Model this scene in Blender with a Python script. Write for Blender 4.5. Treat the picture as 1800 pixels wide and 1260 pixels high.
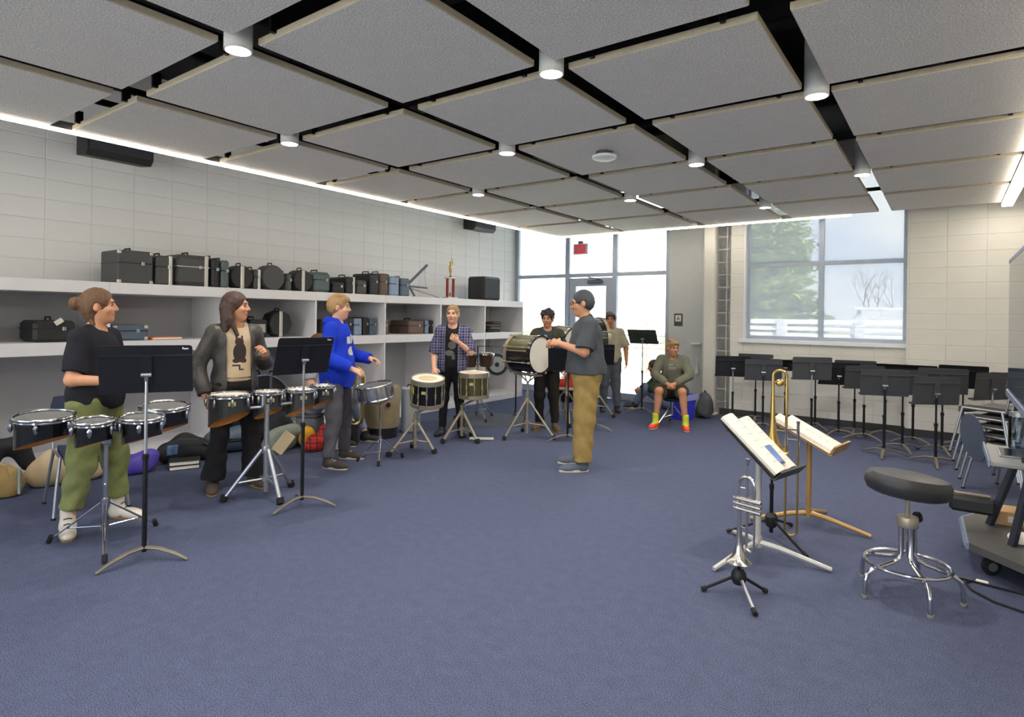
import bpy, bmesh, math, random
import numpy as np
from mathutils import Vector, Matrix, Euler

for o in list(bpy.data.objects): bpy.data.objects.remove(o)
scn = bpy.context.scene
C = scn.collection
PI = math.pi
def R(d): return d * PI / 180

# ------------------------------------------------------------------ camera
YAW, ROLL, EYE = 0.6290, -0.0140, 1.53
fw = Vector((-math.sin(YAW), math.cos(YAW), 0)); rt = Vector((math.cos(YAW), math.sin(YAW), 0)); up = Vector((0, 0, 1))
cr, sr = math.cos(ROLL), math.sin(ROLL)
rt2 = rt * cr - up * sr; up2 = rt * sr + up * cr
cd = bpy.data.cameras.new('camera'); cam = bpy.data.objects.new('camera', cd); C.objects.link(cam)
cd.sensor_width = 36; cd.lens = 1052.94 / 1800 * 36; cd.shift_y = -(630 - 554.8) / 1800; cd.clip_end = 500; cd.clip_start = 0.05
M = Matrix.Identity(4)
for i in range(3):
    M[i][0] = rt2[i]; M[i][1] = up2[i]; M[i][2] = -fw[i]
M[2][3] = EYE
cam.matrix_world = M
scn.camera = cam

# ------------------------------------------------------------------ world, sun, exposure
vs = scn.view_settings
vs.view_transform = 'Standard'; vs.look = 'None'; vs.gamma = 1.0; vs.use_curve_mapping = False
vs.exposure = 1.62
def lin(r, g, b):
    f = lambda c: (c / 255 / 12.92) if c / 255 <= 0.04045 else ((c / 255 + 0.055) / 1.055) ** 2.4
    return (f(r), f(g), f(b), 1)
wd = bpy.data.worlds.new('world'); scn.world = wd; wd.use_nodes = True
nt = wd.node_tree; nt.nodes.clear()
wo = nt.nodes.new('ShaderNodeOutputWorld'); bg = nt.nodes.new('ShaderNodeBackground')
tc = nt.nodes.new('ShaderNodeTexCoord'); sep = nt.nodes.new('ShaderNodeSeparateXYZ')
nt.links.new(tc.outputs['Generated'], sep.inputs[0])
rp = nt.nodes.new('ShaderNodeValToRGB')
rp.color_ramp.elements[0].position = 0.0; rp.color_ramp.elements[0].color = lin(232, 238, 246)
rp.color_ramp.elements[1].position = 0.4; rp.color_ramp.elements[1].color = lin(140, 180, 236)
nt.links.new(sep.outputs['Z'], rp.inputs[0])
mp = nt.nodes.new('ShaderNodeMapping'); mp.inputs['Scale'].default_value = (1.5, 1.5, 5.0)
nt.links.new(tc.outputs['Generated'], mp.inputs[0])
nz = nt.nodes.new('ShaderNodeTexNoise'); nz.inputs['Scale'].default_value = 2.2; nz.inputs['Detail'].default_value = 7
nt.links.new(mp.outputs[0], nz.inputs[0])
cr2 = nt.nodes.new('ShaderNodeValToRGB'); cr2.color_ramp.elements[0].position = 0.42; cr2.color_ramp.elements[1].position = 0.62
nt.links.new(nz.outputs['Fac'], cr2.inputs[0])
mx = nt.nodes.new('ShaderNodeMixRGB'); mx.inputs[2].default_value = (1, 1, 1, 1)
nt.links.new(cr2.outputs[0], mx.inputs[0]); nt.links.new(rp.outputs[0], mx.inputs[1])
nt.links.new(mx.outputs[0], bg.inputs[0]); bg.inputs[1].default_value = 1.55
nt.links.new(bg.outputs[0], wo.inputs[0])
sd = bpy.data.lights.new('sun', 'SUN'); sd.energy = 9.0; sd.angle = R(1.0); sd.color = (1, 0.96, 0.9)
sun = bpy.data.objects.new('sun', sd); C.objects.link(sun)
sun.rotation_euler = Vector((-0.75, 0.32, -0.9)).to_track_quat('-Z', 'Y').to_euler()

# ------------------------------------------------------------------ helpers
class MB:
    def __init__(s): s.v = []; s.f = []; s.m = []
    def add(s, vs_, fs_, mat=0, M=None):
        n = len(s.v)
        if M is not None: vs_ = [tuple(M @ Vector(v)) for v in vs_]
        s.v.extend([tuple(v) for v in vs_])
        for f in fs_: s.f.append(tuple(i + n for i in f)); s.m.append(mat)
        return s
    def box(s, c, d, mat=0, rot=None, ch=0.0):
        x, y, z = d[0] / 2, d[1] / 2, d[2] / 2
        if ch > 0:
            ch = min(ch, x * .9, y * .9, z * .9)
            vs_, idx = [], {}
            for sx in (-1, 1):
                for sy in (-1, 1):
                    for sz in (-1, 1):
                        for a in range(3):
                            p = [sx * (x - ch), sy * (y - ch), sz * (z - ch)]
                            p[a] = (sx * x, sy * y, sz * z)[a]
                            idx[(sx, sy, sz, a)] = len(vs_); vs_.append(tuple(p))
            fs_ = []
            for a in range(3):
                b, c2 = (a + 1) % 3, (a + 2) % 3
                for sg in (-1, 1):
                    q = []
                    for (u, w) in ((-1, -1), (1, -1), (1, 1), (-1, 1)):
                        k = [0, 0, 0]; k[a] = sg; k[b] = u; k[c2] = w
                        q.append(idx[(k[0], k[1], k[2], a)])
                    fs_.append(q if sg > 0 else q[::-1])
            for a in range(3):
                b, c2 = (a + 1) % 3, (a + 2) % 3
                for u in (-1, 1):
                    for w in (-1, 1):
                        def key(sa, ax):
                            k = [0, 0, 0]; k[a] = sa; k[b] = u; k[c2] = w
                            return idx[(k[0], k[1], k[2], ax)]
                        q = [key(-1, b), key(1, b), key(1, c2), key(-1, c2)]
                        fs_.append(q if u * w < 0 else q[::-1])
            for sx in (-1, 1):
                for sy in (-1, 1):
                    for sz in (-1, 1):
                        q = [idx[(sx, sy, sz, a)] for a in range(3)]
                        fs_.append(q if sx * sy * sz > 0 else q[::-1])
        else:
            vs_ = [(-x, -y, -z), (x, -y, -z), (x, y, -z), (-x, y, -z), (-x, -y, z), (x, -y, z), (x, y, z), (-x, y, z)]
            fs_ = [(3, 2, 1, 0), (4, 5, 6, 7), (0, 1, 5, 4), (1, 2, 6, 5), (2, 3, 7, 6), (3, 0, 4, 7)]
        Mx = Matrix.Translation(c)
        if rot is not None: Mx = Mx @ (Euler(rot).to_matrix().to_4x4() if not isinstance(rot, Matrix) else rot.to_4x4())
        return s.add(vs_, fs_, mat, Mx)
    def b2(s, x0, x1, y0, y1, z0, z1, mat=0, ch=0.0):
        return s.box(((x0 + x1) / 2, (y0 + y1) / 2, (z0 + z1) / 2), (abs(x1 - x0), abs(y1 - y0), abs(z1 - z0)), mat, None, ch)
    def tube(s, pts, r, seg=8, mat=0, caps=True, closed=False, flat=None):
        pts = [Vector(p) for p in pts]; n = len(pts)
        rs = r if isinstance(r, (list, tuple)) else [r] * n
        vs_, fs_ = [], []
        prev = None
        for i, p in enumerate(pts):
            if closed: t = (pts[(i + 1) % n] - pts[i - 1])
            else: t = (pts[min(i + 1, n - 1)] - pts[max(i - 1, 0)])
            t.normalize()
            if prev is None:
                a = Vector((0, 0, 1)) if abs(t.z) < 0.9 else Vector((1, 0, 0))
                nx = t.cross(a).normalized()
            else:
                nx = prev - t * prev.dot(t)
                nx.normalize()
            prev = nx; ny = t.cross(nx)
            for k in range(seg):
                an = 2 * PI * k / seg
                vs_.append(p + nx * math.cos(an) * rs[i] + ny * math.sin(an) * rs[i] * (flat or 1))
        m = n if closed else n - 1
        for i in range(m):
            j = (i + 1) % n
            for k in range(seg):
                l = (k + 1) % seg
                fs_.append((i * seg + k, i * seg + l, j * seg + l, j * seg + k))
        if caps and not closed:
            fs_.append(tuple(range(seg - 1, -1, -1))); fs_.append(tuple(range((n - 1) * seg, n * seg)))
        return s.add(vs_, fs_, mat)
    def lathe(s, prof, seg=24, mat=0, M=None, mats=None, cap0=True, cap1=True):
        vs_, n = [], len(prof)
        for (r_, z) in prof:
            for k in range(seg):
                an = 2 * PI * k / seg
                vs_.append((r_ * math.cos(an), r_ * math.sin(an), z))
        for i in range(n - 1):
            fs_ = [(i * seg + k, i * seg + (k + 1) % seg, (i + 1) * seg + (k + 1) % seg, (i + 1) * seg + k) for k in range(seg)]
            if i == 0: base = len(s.v); s.add(vs_, fs_, mats[i] if mats else mat, M)
            else:
                for f in fs_: s.f.append(tuple(q + base for q in f)); s.m.append(mats[i] if mats else mat)
        if cap0 and prof[0][0] > 1e-6: s.f.append(tuple(base + k for k in range(seg - 1, -1, -1))); s.m.append(mats[0] if mats else mat)
        if cap1 and prof[-1][0] > 1e-6: s.f.append(tuple(base + (n - 1) * seg + k for k in range(seg))); s.m.append(mats[-1] if mats else mat)
        return s
    def prism(s, poly, h, mat=0, M=None):
        n = len(poly)
        vs_ = [(p[0], p[1], 0) for p in poly] + [(p[0], p[1], h) for p in poly]
        fs_ = [tuple(range(n - 1, -1, -1)), tuple(range(n, 2 * n))] + [(i, (i + 1) % n, n + (i + 1) % n, n + i) for i in range(n)]
        return s.add(vs_, fs_, mat, M)
    def mesh(s, name, mats, smooth=35):
        me = bpy.data.meshes.new(name); me.from_pydata([tuple(v) for v in s.v], [], s.f)
        if not isinstance(mats, (list, tuple)): mats = [mats]
        for m in mats: me.materials.append(m)
        me.polygons.foreach_set('material_index', s.m)
        if smooth:
            me.polygons.foreach_set('use_smooth', [True] * len(s.f))
            me.update()
            me.set_sharp_from_angle(angle=R(smooth))
        me.update()
        return me
    def build(s, name, mats, parent=None, smooth=35):
        return obj(name, s.mesh(name, mats, smooth), parent)
def obj(name, me, parent=None):
    o = bpy.data.objects.new(name, me); C.objects.link(o)
    if parent: o.parent = parent
    return o
def tag(o, label=None, cat=None, group=None, kind=None):
    if label: o['label'] = label
    if cat: o['category'] = cat
    if group: o['group'] = group
    if kind: o['kind'] = kind
    return o
def thing(name, label, cat, loc=(0, 0, 0), rz=0.0, group=None):
    o = bpy.data.objects.new(name, None); C.objects.link(o); o.empty_display_size = 0.1
    o.location = loc; o.rotation_euler = (0, 0, rz)
    return tag(o, label, cat, group)
def copy_tree(o, parent=None):
    c = o.copy(); C.objects.link(c); c.parent = parent
    for ch in o.children: copy_tree(ch, c)
    return c
def dup(o, loc, rz, label=None):
    c = copy_tree(o); c.location = loc; c.rotation_euler = (0, 0, rz)
    if label: c['label'] = label
    return c
def Tr(x, y, z): return Matrix.Translation((x, y, z))
def Rx(a): return Matrix.Rotation(a, 4, 'X')
def Ry(a): return Matrix.Rotation(a, 4, 'Y')
def Rz(a): return Matrix.Rotation(a, 4, 'Z')
def frame_z(p, d):
    d = Vector(d).normalized()
    return Matrix.Translation(p) @ d.to_track_quat('Z', 'Y').to_matrix().to_4x4()

# ------------------------------------------------------------------ materials
_mc = {}
def mat(name, rgb, rough=0.5, metal=0.0, var=0.06, scale=8.0, bump=0.0, bscale=60.0, spec=0.5, coat=0.0, stretch=None):
    if name in _mc: return _mc[name]
    m = bpy.data.materials.new(name); m.use_nodes = True; nt = m.node_tree; b = nt.nodes['Principled BSDF']
    col = lin(*rgb)
    b.inputs['Roughness'].default_value = rough; b.inputs['Metallic'].default_value = metal
    b.inputs['Specular IOR Level'].default_value = spec
    if coat: b.inputs['Coat Weight'].default_value = coat
    tcn = nt.nodes.new('ShaderNodeTexCoord')
    src = tcn.outputs['Object']
    if stretch:
        mpn = nt.nodes.new('ShaderNodeMapping'); mpn.inputs['Scale'].default_value = stretch
        nt.links.new(src, mpn.inputs[0]); src = mpn.outputs[0]
    n = nt.nodes.new('ShaderNodeTexNoise'); n.inputs['Scale'].default_value = scale; n.inputs['Detail'].default_value = 4
    nt.links.new(src, n.inputs[0])
    r = nt.nodes.new('ShaderNodeValToRGB')
    r.color_ramp.elements[0].position = 0.3; r.color_ramp.elements[1].position = 0.7
    r.color_ramp.elements[0].color = tuple(c * (1 - var) for c in col[:3]) + (1,)
    r.color_ramp.elements[1].color = tuple(min(1, c * (1 + var)) for c in col[:3]) + (1,)
    nt.links.new(n.outputs['Fac'], r.inputs[0]); nt.links.new(r.outputs[0], b.inputs['Base Color'])
    if bump:
        n2 = nt.nodes.new('ShaderNodeTexNoise'); n2.inputs['Scale'].default_value = bscale; n2.inputs['Detail'].default_value = 3
        nt.links.new(src, n2.inputs[0])
        bp = nt.nodes.new('ShaderNodeBump'); bp.inputs['Strength'].default_value = bump; bp.inputs['Distance'].default_value = 0.01
        nt.links.new(n2.outputs['Fac'], bp.inputs['Height']); nt.links.new(bp.outputs[0], b.inputs['Normal'])
    _mc[name] = m
    return m
def emit(name, rgb, strength):
    if name in _mc: return _mc[name]
    m = bpy.data.materials.new(name); m.use_nodes = True; nt = m.node_tree; b = nt.nodes['Principled BSDF']
    b.inputs['Base Color'].default_value = (0.8, 0.8, 0.8, 1)
    b.inputs['Emission Color'].default_value = lin(*rgb); b.inputs['Emission Strength'].default_value = strength
    _mc[name] = m
    return m
def speckle(name, c1, c2, scale, rough=0.95, bump=0.3, mul=0.35, mid=0.5, wide=0.12):
    m = bpy.data.materials.new(name); m.use_nodes = True; nt = m.node_tree; b = nt.nodes['Principled BSDF']
    b.inputs['Roughness'].default_value = rough; b.inputs['Specular IOR Level'].default_value = 0.15
    tcn = nt.nodes.new('ShaderNodeTexCoord')
    n = nt.nodes.new('ShaderNodeTexNoise'); n.inputs['Scale'].default_value = scale; n.inputs['Detail'].default_value = 3; n.inputs['Roughness'].default_value = 0.7
    nt.links.new(tcn.outputs['Object'], n.inputs[0])
    r = nt.nodes.new('ShaderNodeValToRGB'); r.color_ramp.elements[0].position = mid - wide; r.color_ramp.elements[1].position = mid + wide
    r.color_ramp.elements[0].color = lin(*c1); r.color_ramp.elements[1].color = lin(*c2)
    nt.links.new(n.outputs['Fac'], r.inputs[0])
    n3 = nt.nodes.new('ShaderNodeTexNoise'); n3.inputs['Scale'].default_value = scale * 0.07; n3.inputs['Detail'].default_value = 4
    nt.links.new(tcn.outputs['Object'], n3.inputs[0])
    mxn = nt.nodes.new('ShaderNodeMixRGB'); mxn.blend_type = 'MULTIPLY'; mxn.inputs[0].default_value = mul
    nt.links.new(r.outputs[0], mxn.inputs[1]); nt.links.new(n3.outputs['Fac'], mxn.inputs[2])
    nt.links.new(mxn.outputs[0], b.inputs['Base Color'])
    bp = nt.nodes.new('ShaderNodeBump'); bp.inputs['Strength'].default_value = bump; bp.inputs['Distance'].default_value = 0.004
    nt.links.new(n.outputs['Fac'], bp.inputs['Height']); nt.links.new(bp.outputs[0], b.inputs['Normal'])
    _mc[name] = m
    return m

black_metal = mat('black metal', (22, 22, 26), 0.42, 0.3)
black_plastic = mat('black plastic', (26, 26, 28), 0.5)
chrome = mat('chrome', (205, 206, 210), 0.16, 1.0, 0.03)
alu = mat('brushed aluminium', (176, 178, 182), 0.36, 0.9, 0.05)
tan_metal = mat('worn tan base metal', (122, 114, 98), 0.5, 0.4, 0.12)
white_paint = mat('white paint', (236, 235, 236), 0.45, 0, 0.02)
rubber = mat('black rubber', (20, 20, 20), 0.8)
brass = mat('lacquered brass', (196, 168, 102), 0.28, 1.0, 0.05)
silver = mat('silver plate', (206, 203, 196), 0.2, 1.0, 0.04)
paper = mat('paper', (228, 220, 206), 0.8, 0, 0.04, 40)
# ------------------------------------------------------------------ the room
XL, YS, YW, YR, XR, YF, ZD = -7.35, 10.22, 9.75, 9.60, 2.3, -4.2, 4.2
carpet = speckle('blue grey carpet', (49, 54, 74), (108, 115, 143), 210, bump=0.35, mul=.3)
block_l = mat('painted block, cool white', (228, 229, 230), 0.7, 0, 0.02, 3, 0.12, 90)
block_b = mat('painted block, warm white', (224, 220, 211), 0.7, 0, 0.02, 3, 0.12, 90)
mortar = mat('mortar joint', (218, 217, 214), 0.85, 0, 0.03)
deck_black = mat('black painted deck', (9, 10, 13), 0.8)
frame_grey = mat('grey anodised frame', (168, 176, 190), 0.45, 0.3, 0.03)
trim_white = mat('white window trim', (228, 230, 234), 0.4, 0, 0.02)
base_dark = mat('dark rubber base', (58, 58, 60), 0.7)
MB().b2(XL - .2, XR + .2, YF - .2, YS + .02, -.12, 0).build('floor', carpet)['kind'] = 'structure'
ceil = MB().b2(XL - .25, XR + .25, YF - .25, YS + .25, ZD, ZD + .2).build('ceiling', deck_black); ceil['kind'] = 'structure'

def block_mesh(w, h, dep, name):
    c = .004; m = MB()
    x, z = w / 2, h / 2
    v = [(-x, 0, -z), (x, 0, -z), (x, 0, z), (-x, 0, z), (-x, dep - c, -z), (x, dep - c, -z), (x, dep - c, z), (-x, dep - c, z),
         (-x + c, dep, -z + c), (x - c, dep, -z + c), (x - c, dep, z - c), (-x + c, dep, z - c)]
    fs = []
    for a in (0, 4):
        for i in range(4):
            j = (i + 1) % 4; fs.append((a + j, a + i, a + 4 + i, a + 4 + j))
    fs.append((11, 10, 9, 8))
    return m.add(v, fs)
BW, BH, J = 0.406, 0.203, 0.005
def lay_blocks(wall, name_mat, origin, rz, spans, dep=.02):
    """spans: list of (s0, s1, z0, z1) rectangles along the wall; whole blocks, cut ones at the ends"""
    cache = {}
    for (s0, s1, z0, z1) in spans:
        k0 = math.floor(s0 / BW + 1e-6)
        k = k0
        while k * BW < s1 - 1e-6:
            a, b = max(k * BW, s0), min((k + 1) * BW, s1)
            zi = math.floor(z0 / BH + 1e-6)
            while zi * BH < z1 - 1e-6:
                c, d = max(zi * BH, z0), min((zi + 1) * BH, z1)
                w, h = round(b - a - J, 3), round(d - c - J, 3)
                if w > .02 and h > .02:
                    if (w, h) not in cache: cache[(w, h)] = block_mesh(w, h, dep, 'block').mesh('block', name_mat, 20)
                    o = obj('block', cache[(w, h)], wall)
                    s, z = (a + b) / 2, (c + d) / 2
                    o.location = (origin[0] + math.cos(rz) * s, origin[1] + math.sin(rz) * s, z)
                    o.rotation_euler = (0, 0, rz)
                zi += 1
            k += 1
# left wall (faces +x)
wl = MB().b2(XL - .2, XL - .005, YF - .2, YS + .2, 0, ZD).build('wall_left', mortar); wl['kind'] = 'structure'
lay_blocks(wl, block_l, (XL - .02, YS - .0, 0), -PI / 2, [(0.02, YS - .75, 9 * BH - .08, 17 * BH)])
MB().b2(XL - .03, XL, YF, YS, 17 * BH, ZD).b2(XL - .03, XL, YF, .75, 0, 17 * BH).b2(XL - .03, XL, .75, YS, 0, 9 * BH - .08).build('wall_face', block_l, wl)
# right and front walls, out of the picture; front openings added to let in daylight
MB().b2(XR, XR + .2, YF - .2, YS + .2, 0, ZD).build('wall_right', block_b)['kind'] = 'structure'
fwm = MB().b2(XL - .2, XR + .2, YF - .2, YF, 0, .15).b2(XL - .2, XR + .2, YF - .2, YF, 3.8, ZD).b2(XL - .2, -6.9, YF - .2, YF, .15, 3.8).b2(1.8, XR + .2, YF - .2, YF, .15, 3.8)
for x in (-4.0, -1.1): fwm.b2(x - .15, x + .15, YF - .2, YF, .15, 3.8)
fwm.build('wall_front', block_b)['kind'] = 'structure'
# window wall
WX0, WX1, WZ0, WZ1 = -2.60, -0.45, 1.19, 3.75
wb = MB().b2(-3.0, WX0, YW + .005, YW + .28, 0, ZD).b2(WX0, WX1, YW + .005, YW + .28, 0, WZ0).b2(WX0, WX1, YW + .005, YW + .28, WZ1, ZD)
wb.b2(WX1, XR + .2, YR + .005, YW + .28, 0, ZD)
wb = wb.build('wall_back', mortar); wb['kind'] = 'structure'
# spans measured leftwards from the right end, so that s runs along -x
OX = 1.2
def sx(x): return OX - x
lay_blocks(wb, block_b, (OX, YW + .02, 0), PI, [(sx(WX1), sx(WX0), 0, WZ0), (sx(WX0), sx(-3.0), 0, 3.45)])
lay_blocks(wb, block_b, (OX, YR + .02, 0), PI, [(0, sx(WX1), 0, 3.45)])
MB().b2(OX, XR, YR, YR + .03, 0, ZD).b2(WX1, OX, YR, YR + .03, 3.45, ZD).b2(-3.0, WX0, YW, YW + .03, 3.45, ZD).build('wall_face', block_b, wb)
bs = MB().b2(-2.95, WX1, YW - .012, YW, 0, .1).b2(WX1, XR, YR - .012, YR, 0, .1)
bs.build('baseboard_back', base_dark)['kind'] = 'structure'
# nook between storefront and window wall
nk = MB().b2(-3.98, -3.63, YS - .06, YS + .2, 0, ZD).b2(-3.63, -3.52, YS - .12, YS + .2, 0, ZD).b2(-3.52, -2.9, YS - .16, YS + .2, 0, ZD).b2(-3.0, -2.8, YW, YS + .2, 0, ZD)
nk.build('wall_nook', mat('nook paint', (196, 197, 194), .6, 0, .02))['kind'] = 'structure'
colm = mat('column paint', (214, 210, 200), .45, 0, .02)
cl = MB().b2(-3.19, -3.01, YW - .13, YW + .05, 0.02, ZD, 0, .012)
cl.b2(-3.24, -2.96, YW - .18, YW + .08, 0, .02, 0, .004)
cl.build('trim_1', colm)['kind'] = 'structure'
# window
w1 = MB()
fy0, fy1 = YW + .10, YW + .16
def wframe(m, x0, x1, z0, z1, t=.05): 
    m.b2(x0, x0 + t, fy0, fy1, z0, z1).b2(x1 - t, x1, fy0, fy1, z0, z1).b2(x0 + t, x1 - t, fy0 + .003, fy1 - .003, z0, z0 + t).b2(x0 + t, x1 - t, fy0 + .003, fy1 - .003, z1 - t, z1)
wframe(w1, WX0 + .02, WX1, WZ0 + .03, WZ1)
w1.b2(-1.555, -1.485, fy0 - .005, fy1 + .005, WZ0 + .03, WZ1).b2(WX0 + .02, WX1, fy0 - .003, fy1, 2.34, 2.40)
w1 = w1.build('window_1', frame_grey); w1['kind'] = 'structure'
wt = MB().b2(WX0 - .06, WX1, YW - .05, YW + .2, WZ0 - .03, WZ0 + .03, 0, .006).b2(WX0 - .0, WX0 + .03, YW - .01, YW + .2, WZ0, WZ1)
wt.build('window_sill', trim_white, w1)
def shade_mat(name, tr):
    m = bpy.data.materials.new(name); m.use_nodes = True; nt = m.node_tree
    out = nt.nodes['Material Output']; nt.nodes.remove(nt.nodes['Principled BSDF'])
    t = nt.nodes.new('ShaderNodeBsdfTransparent'); t.inputs[0].default_value = (.60, .60, .61, 1)
    d = nt.nodes.new('ShaderNodeBsdfTranslucent'); d.inputs[0].default_value = (.50, .50, .51, 1)
    wv = nt.nodes.new('ShaderNodeTexNoise'); wv.inputs['Scale'].default_value = 400
    mm = nt.nodes.new('ShaderNodeMixShader')
    mr = nt.nodes.new('ShaderNodeMapRange'); mr.inputs[3].default_value = tr - .03; mr.inputs[4].default_value = tr + .03
    nt.links.new(wv.outputs['Fac'], mr.inputs[0]); nt.links.new(mr.outputs[0], mm.inputs[0])
    nt.links.new(t.outputs[0], mm.inputs[1]); nt.links.new(d.outputs[0], mm.inputs[2]); nt.links.new(mm.outputs[0], out.inputs[0])
    return m
def glass_mat(name, refl=.06, tint=(.97, .99, .99, 1)):
    m = bpy.data.materials.new(name); m.use_nodes = True; nt = m.node_tree
    out = nt.nodes['Material Output']; nt.nodes.remove(nt.nodes['Principled BSDF'])
    t = nt.nodes.new('ShaderNodeBsdfTransparent'); t.inputs[0].default_value = tint
    g = nt.nodes.new('ShaderNodeBsdfGlossy'); g.inputs['Roughness'].default_value = .02
    fr = nt.nodes.new('ShaderNodeFresnel'); fr.inputs[0].default_value = 1.45
    mm = nt.nodes.new('ShaderNodeMixShader')
    nt.links.new(fr.outputs[0], mm.inputs[0]); nt.links.new(t.outputs[0], mm.inputs[1]); nt.links.new(g.outputs[0], mm.inputs[2]); nt.links.new(mm.outputs[0], out.inputs[0])
    return m
clear = glass_mat('clear glass')
mesh_shade = shade_mat('white mesh sun screen', .42)
for (x0, x1) in ((WX0 + .07, -1.555), (-1.485, WX1 - .05)):
    for (z0, z1) in ((WZ0 + .08, 2.34), (2.40, WZ1 - .05)):
        MB().b2(x0, x1, fy1 - .03, fy1 - .022, z0, z1).build('pane', clear, w1)
        MB().b2(x0, x1, fy0 + .006, fy0 + .008, z0, z1).build('sun_screen', mesh_shade, w1)
# storefront
SZ1 = 3.95
sf = MB(); sy0, sy1 = YS - .02, YS + .09
for x, w in ((-7.32, .1), (-6.09, .09), (-5.06, .09), (-4.02, .07)):
    sf.b2(x - w / 2, x + w / 2, sy0, sy1, 0, SZ1)
sf.b2(-7.32, -4.0, sy0 + .005, sy1, 2.30, 2.37).b2(-7.32, -4.0, sy0 + .005, sy1, SZ1 - .08, SZ1)
sf.b2(-7.32, -6.09, sy0 + .005, sy1, 0, .12).b2(-5.06, -4.0, sy0 + .005, sy1, 0, .12)
sf.b2(XL, -3.9, sy0, sy1 + .1, SZ1, ZD)
w2 = sf.build('window_2', frame_grey); w2['kind'] = 'structure'
for (x0, x1, z0, z1) in ((-7.27, -6.135, .12, 2.30), (-5.015, -4.055, .12, 2.30), (-7.27, -6.135, 2.37, SZ1 - .08), (-6.045, -5.105, 2.37, SZ1 - .08), (-5.015, -4.055, 2.37, SZ1 - .08)):
    MB().b2(x0, x1, YS + .03, YS + .038, z0, z1).build('pane', clear, w2)
dr = MB(); dx0, dx1, dz1 = -6.035, -5.115, 2.28
dr.b2(dx0, dx0 + .13, YS - .0, YS + .05, .01, dz1).b2(dx1 - .13, dx1, YS - .0, YS + .05, .01, dz1).b2(dx0 + .13, dx1 - .13, YS + .002, YS + .048, dz1 - .16, dz1).b2(dx0 + .13, dx1 - .13, YS + .002, YS + .048, .01, .27)
d1 = dr.build('door_1', frame_grey); d1['kind'] = 'structure'
MB().b2(dx0 + .13, dx1 - .13, YS + .02, YS + .028, .27, dz1 - .16).build('pane', clear, d1)
MB().b2(-5.62, -5.30, YS - .06, YS - .005, 2.17, 2.235, 0, .01).tube([(-5.34, YS - .03, 2.24), (-5.5, YS - .16, 2.27), (-5.62, YS - .03, 2.3)], .012, 6).build('door_closer', mat('closer grey', (104, 110, 120), .4, .5), d1)
MB().tube([(dx0 + .02, YS - .06, 1.02), (dx1 - .02, YS - .06, 1.02)], .018, 8).build('push_bar', alu, d1)
for n, (x0, x1) in enumerate(((-6.9, -4.15), (-3.85, -1.25), (-.95, 1.8))):  # unseen windows behind the camera, added so daylight brightens the ceiling
    m = MB(); y0, y1 = YF - .14, YF - .08
    for x in (x0 + .03, (x0 + x1) / 2, x1 - .03): m.b2(x - .03, x + .03, y0, y1, .15, 3.8)
    for z in (.18, 2.35, 3.77): m.b2(x0, x1, y0 + .002, y1 - .002, z - .03, z + .03)
    w = m.build('window_%d' % (n + 3), frame_grey); w['kind'] = 'structure'
    MB().b2(x0 + .05, x1 - .05, YF - .115, YF - .108, .2, 3.75).build('pane', clear, w)
# ------------------------------------------------------------------ acoustic ceiling panels
felt = speckle('grey felt panel', (206, 201, 192), (255, 251, 243), 110, bump=.25, mul=.12)
felt_edge = mat('felt panel edge', (196, 184, 160), .9, 0, .08, 40)
ZP = 2.963; TP = .038
GX = [-5.68, -4.43, -3.09, -1.868, -.68, .50]
GY = [-3.15, -1.93, -.71, .51, 1.72, 2.92, 4.14, 5.39, 6.62, 7.93, 9.20]
hg = .072
pcache = {}
for i in range(5):
    for j in range(10):
        x0 = GX[i] + (hg if i else .0); x1 = GX[i + 1] - (hg if i < 4 else .0)
        y0 = GY[j] + (hg if j else 0); y1 = GY[j + 1] - (hg if j < 9 else 0)
        w, d = round(x1 - x0, 3), round(y1 - y0, 3)
        if (w, d) not in pcache:
            m = MB(); c = .006
            vs_ = []
            for (zz, ins) in ((0, c), (c, 0), (TP, 0)):
                for (a, b) in ((-1, -1), (1, -1), (1, 1), (-1, 1)): vs_.append((a * (w / 2 - ins), b * (d / 2 - ins), zz))
            m.add(vs_[:4], [(3, 2, 1, 0)], 0)
            m.add(vs_, [(0 + k, (k + 1) % 4, 4 + (k + 1) % 4, 4 + k) for k in range(4)] + [(4 + k, 4 + (k + 1) % 4, 8 + (k + 1) % 4, 8 + k) for k in range(4)] + [(8, 9, 10, 11)], 1)
            cm = MB()
            for a in (-1, 1):
                for b in (-1, 1):
                    cm.b2(a * (w / 2 - .16) - .012, a * (w / 2 - .16) + .012, b * (d / 2) - .02 + b * .012, b * d / 2 + .02, .022, .12)
            pcache[(w, d)] = (m.mesh('ceiling_panel', [felt, felt_edge], 20), cm.mesh('hanger_clip', black_metal, 0))
        o = obj('ceiling_panel', pcache[(w, d)][0], ceil); o.location = ((x0 + x1) / 2, (y0 + y1) / 2, ZP)
        k = obj('hanger_clip', pcache[(w, d)][1], o)
# dark carrier rails above the panels
rl = MB()
for x in GX[1:-1]: rl.b2(x - .35, x - .30, GY[0], GY[-1], ZP + .12, ZP + .16)
for x in (-5.2, -3.75, -2.45, -1.2, 0): rl.b2(x - .02, x + .02, GY[0], GY[-1], ZP + .12, ZP + .16)
for y in [g + .6 for g in GY[:-1]]: rl.b2(GX[0] + .1, GX[-1] - .1, y - .02, y + .02, ZP + .16, ZP + .2)
rl.build('carrier_rail', deck_black, ceil)
dk = MB()
for y in (0.2, 2.2, 4.6, 7.0): dk.b2(XL, XR, y - .08, y + .08, 3.75, ZD)
dk.tube([(-3.7, YF, 3.7), (-3.7, YS, 3.7)], .25, 14).tube([(-.2, YF, 3.55), (-.2, YS - 1.5, 3.55)], .16, 12)
dk.build('duct_and_beam', deck_black, ceil)

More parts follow.
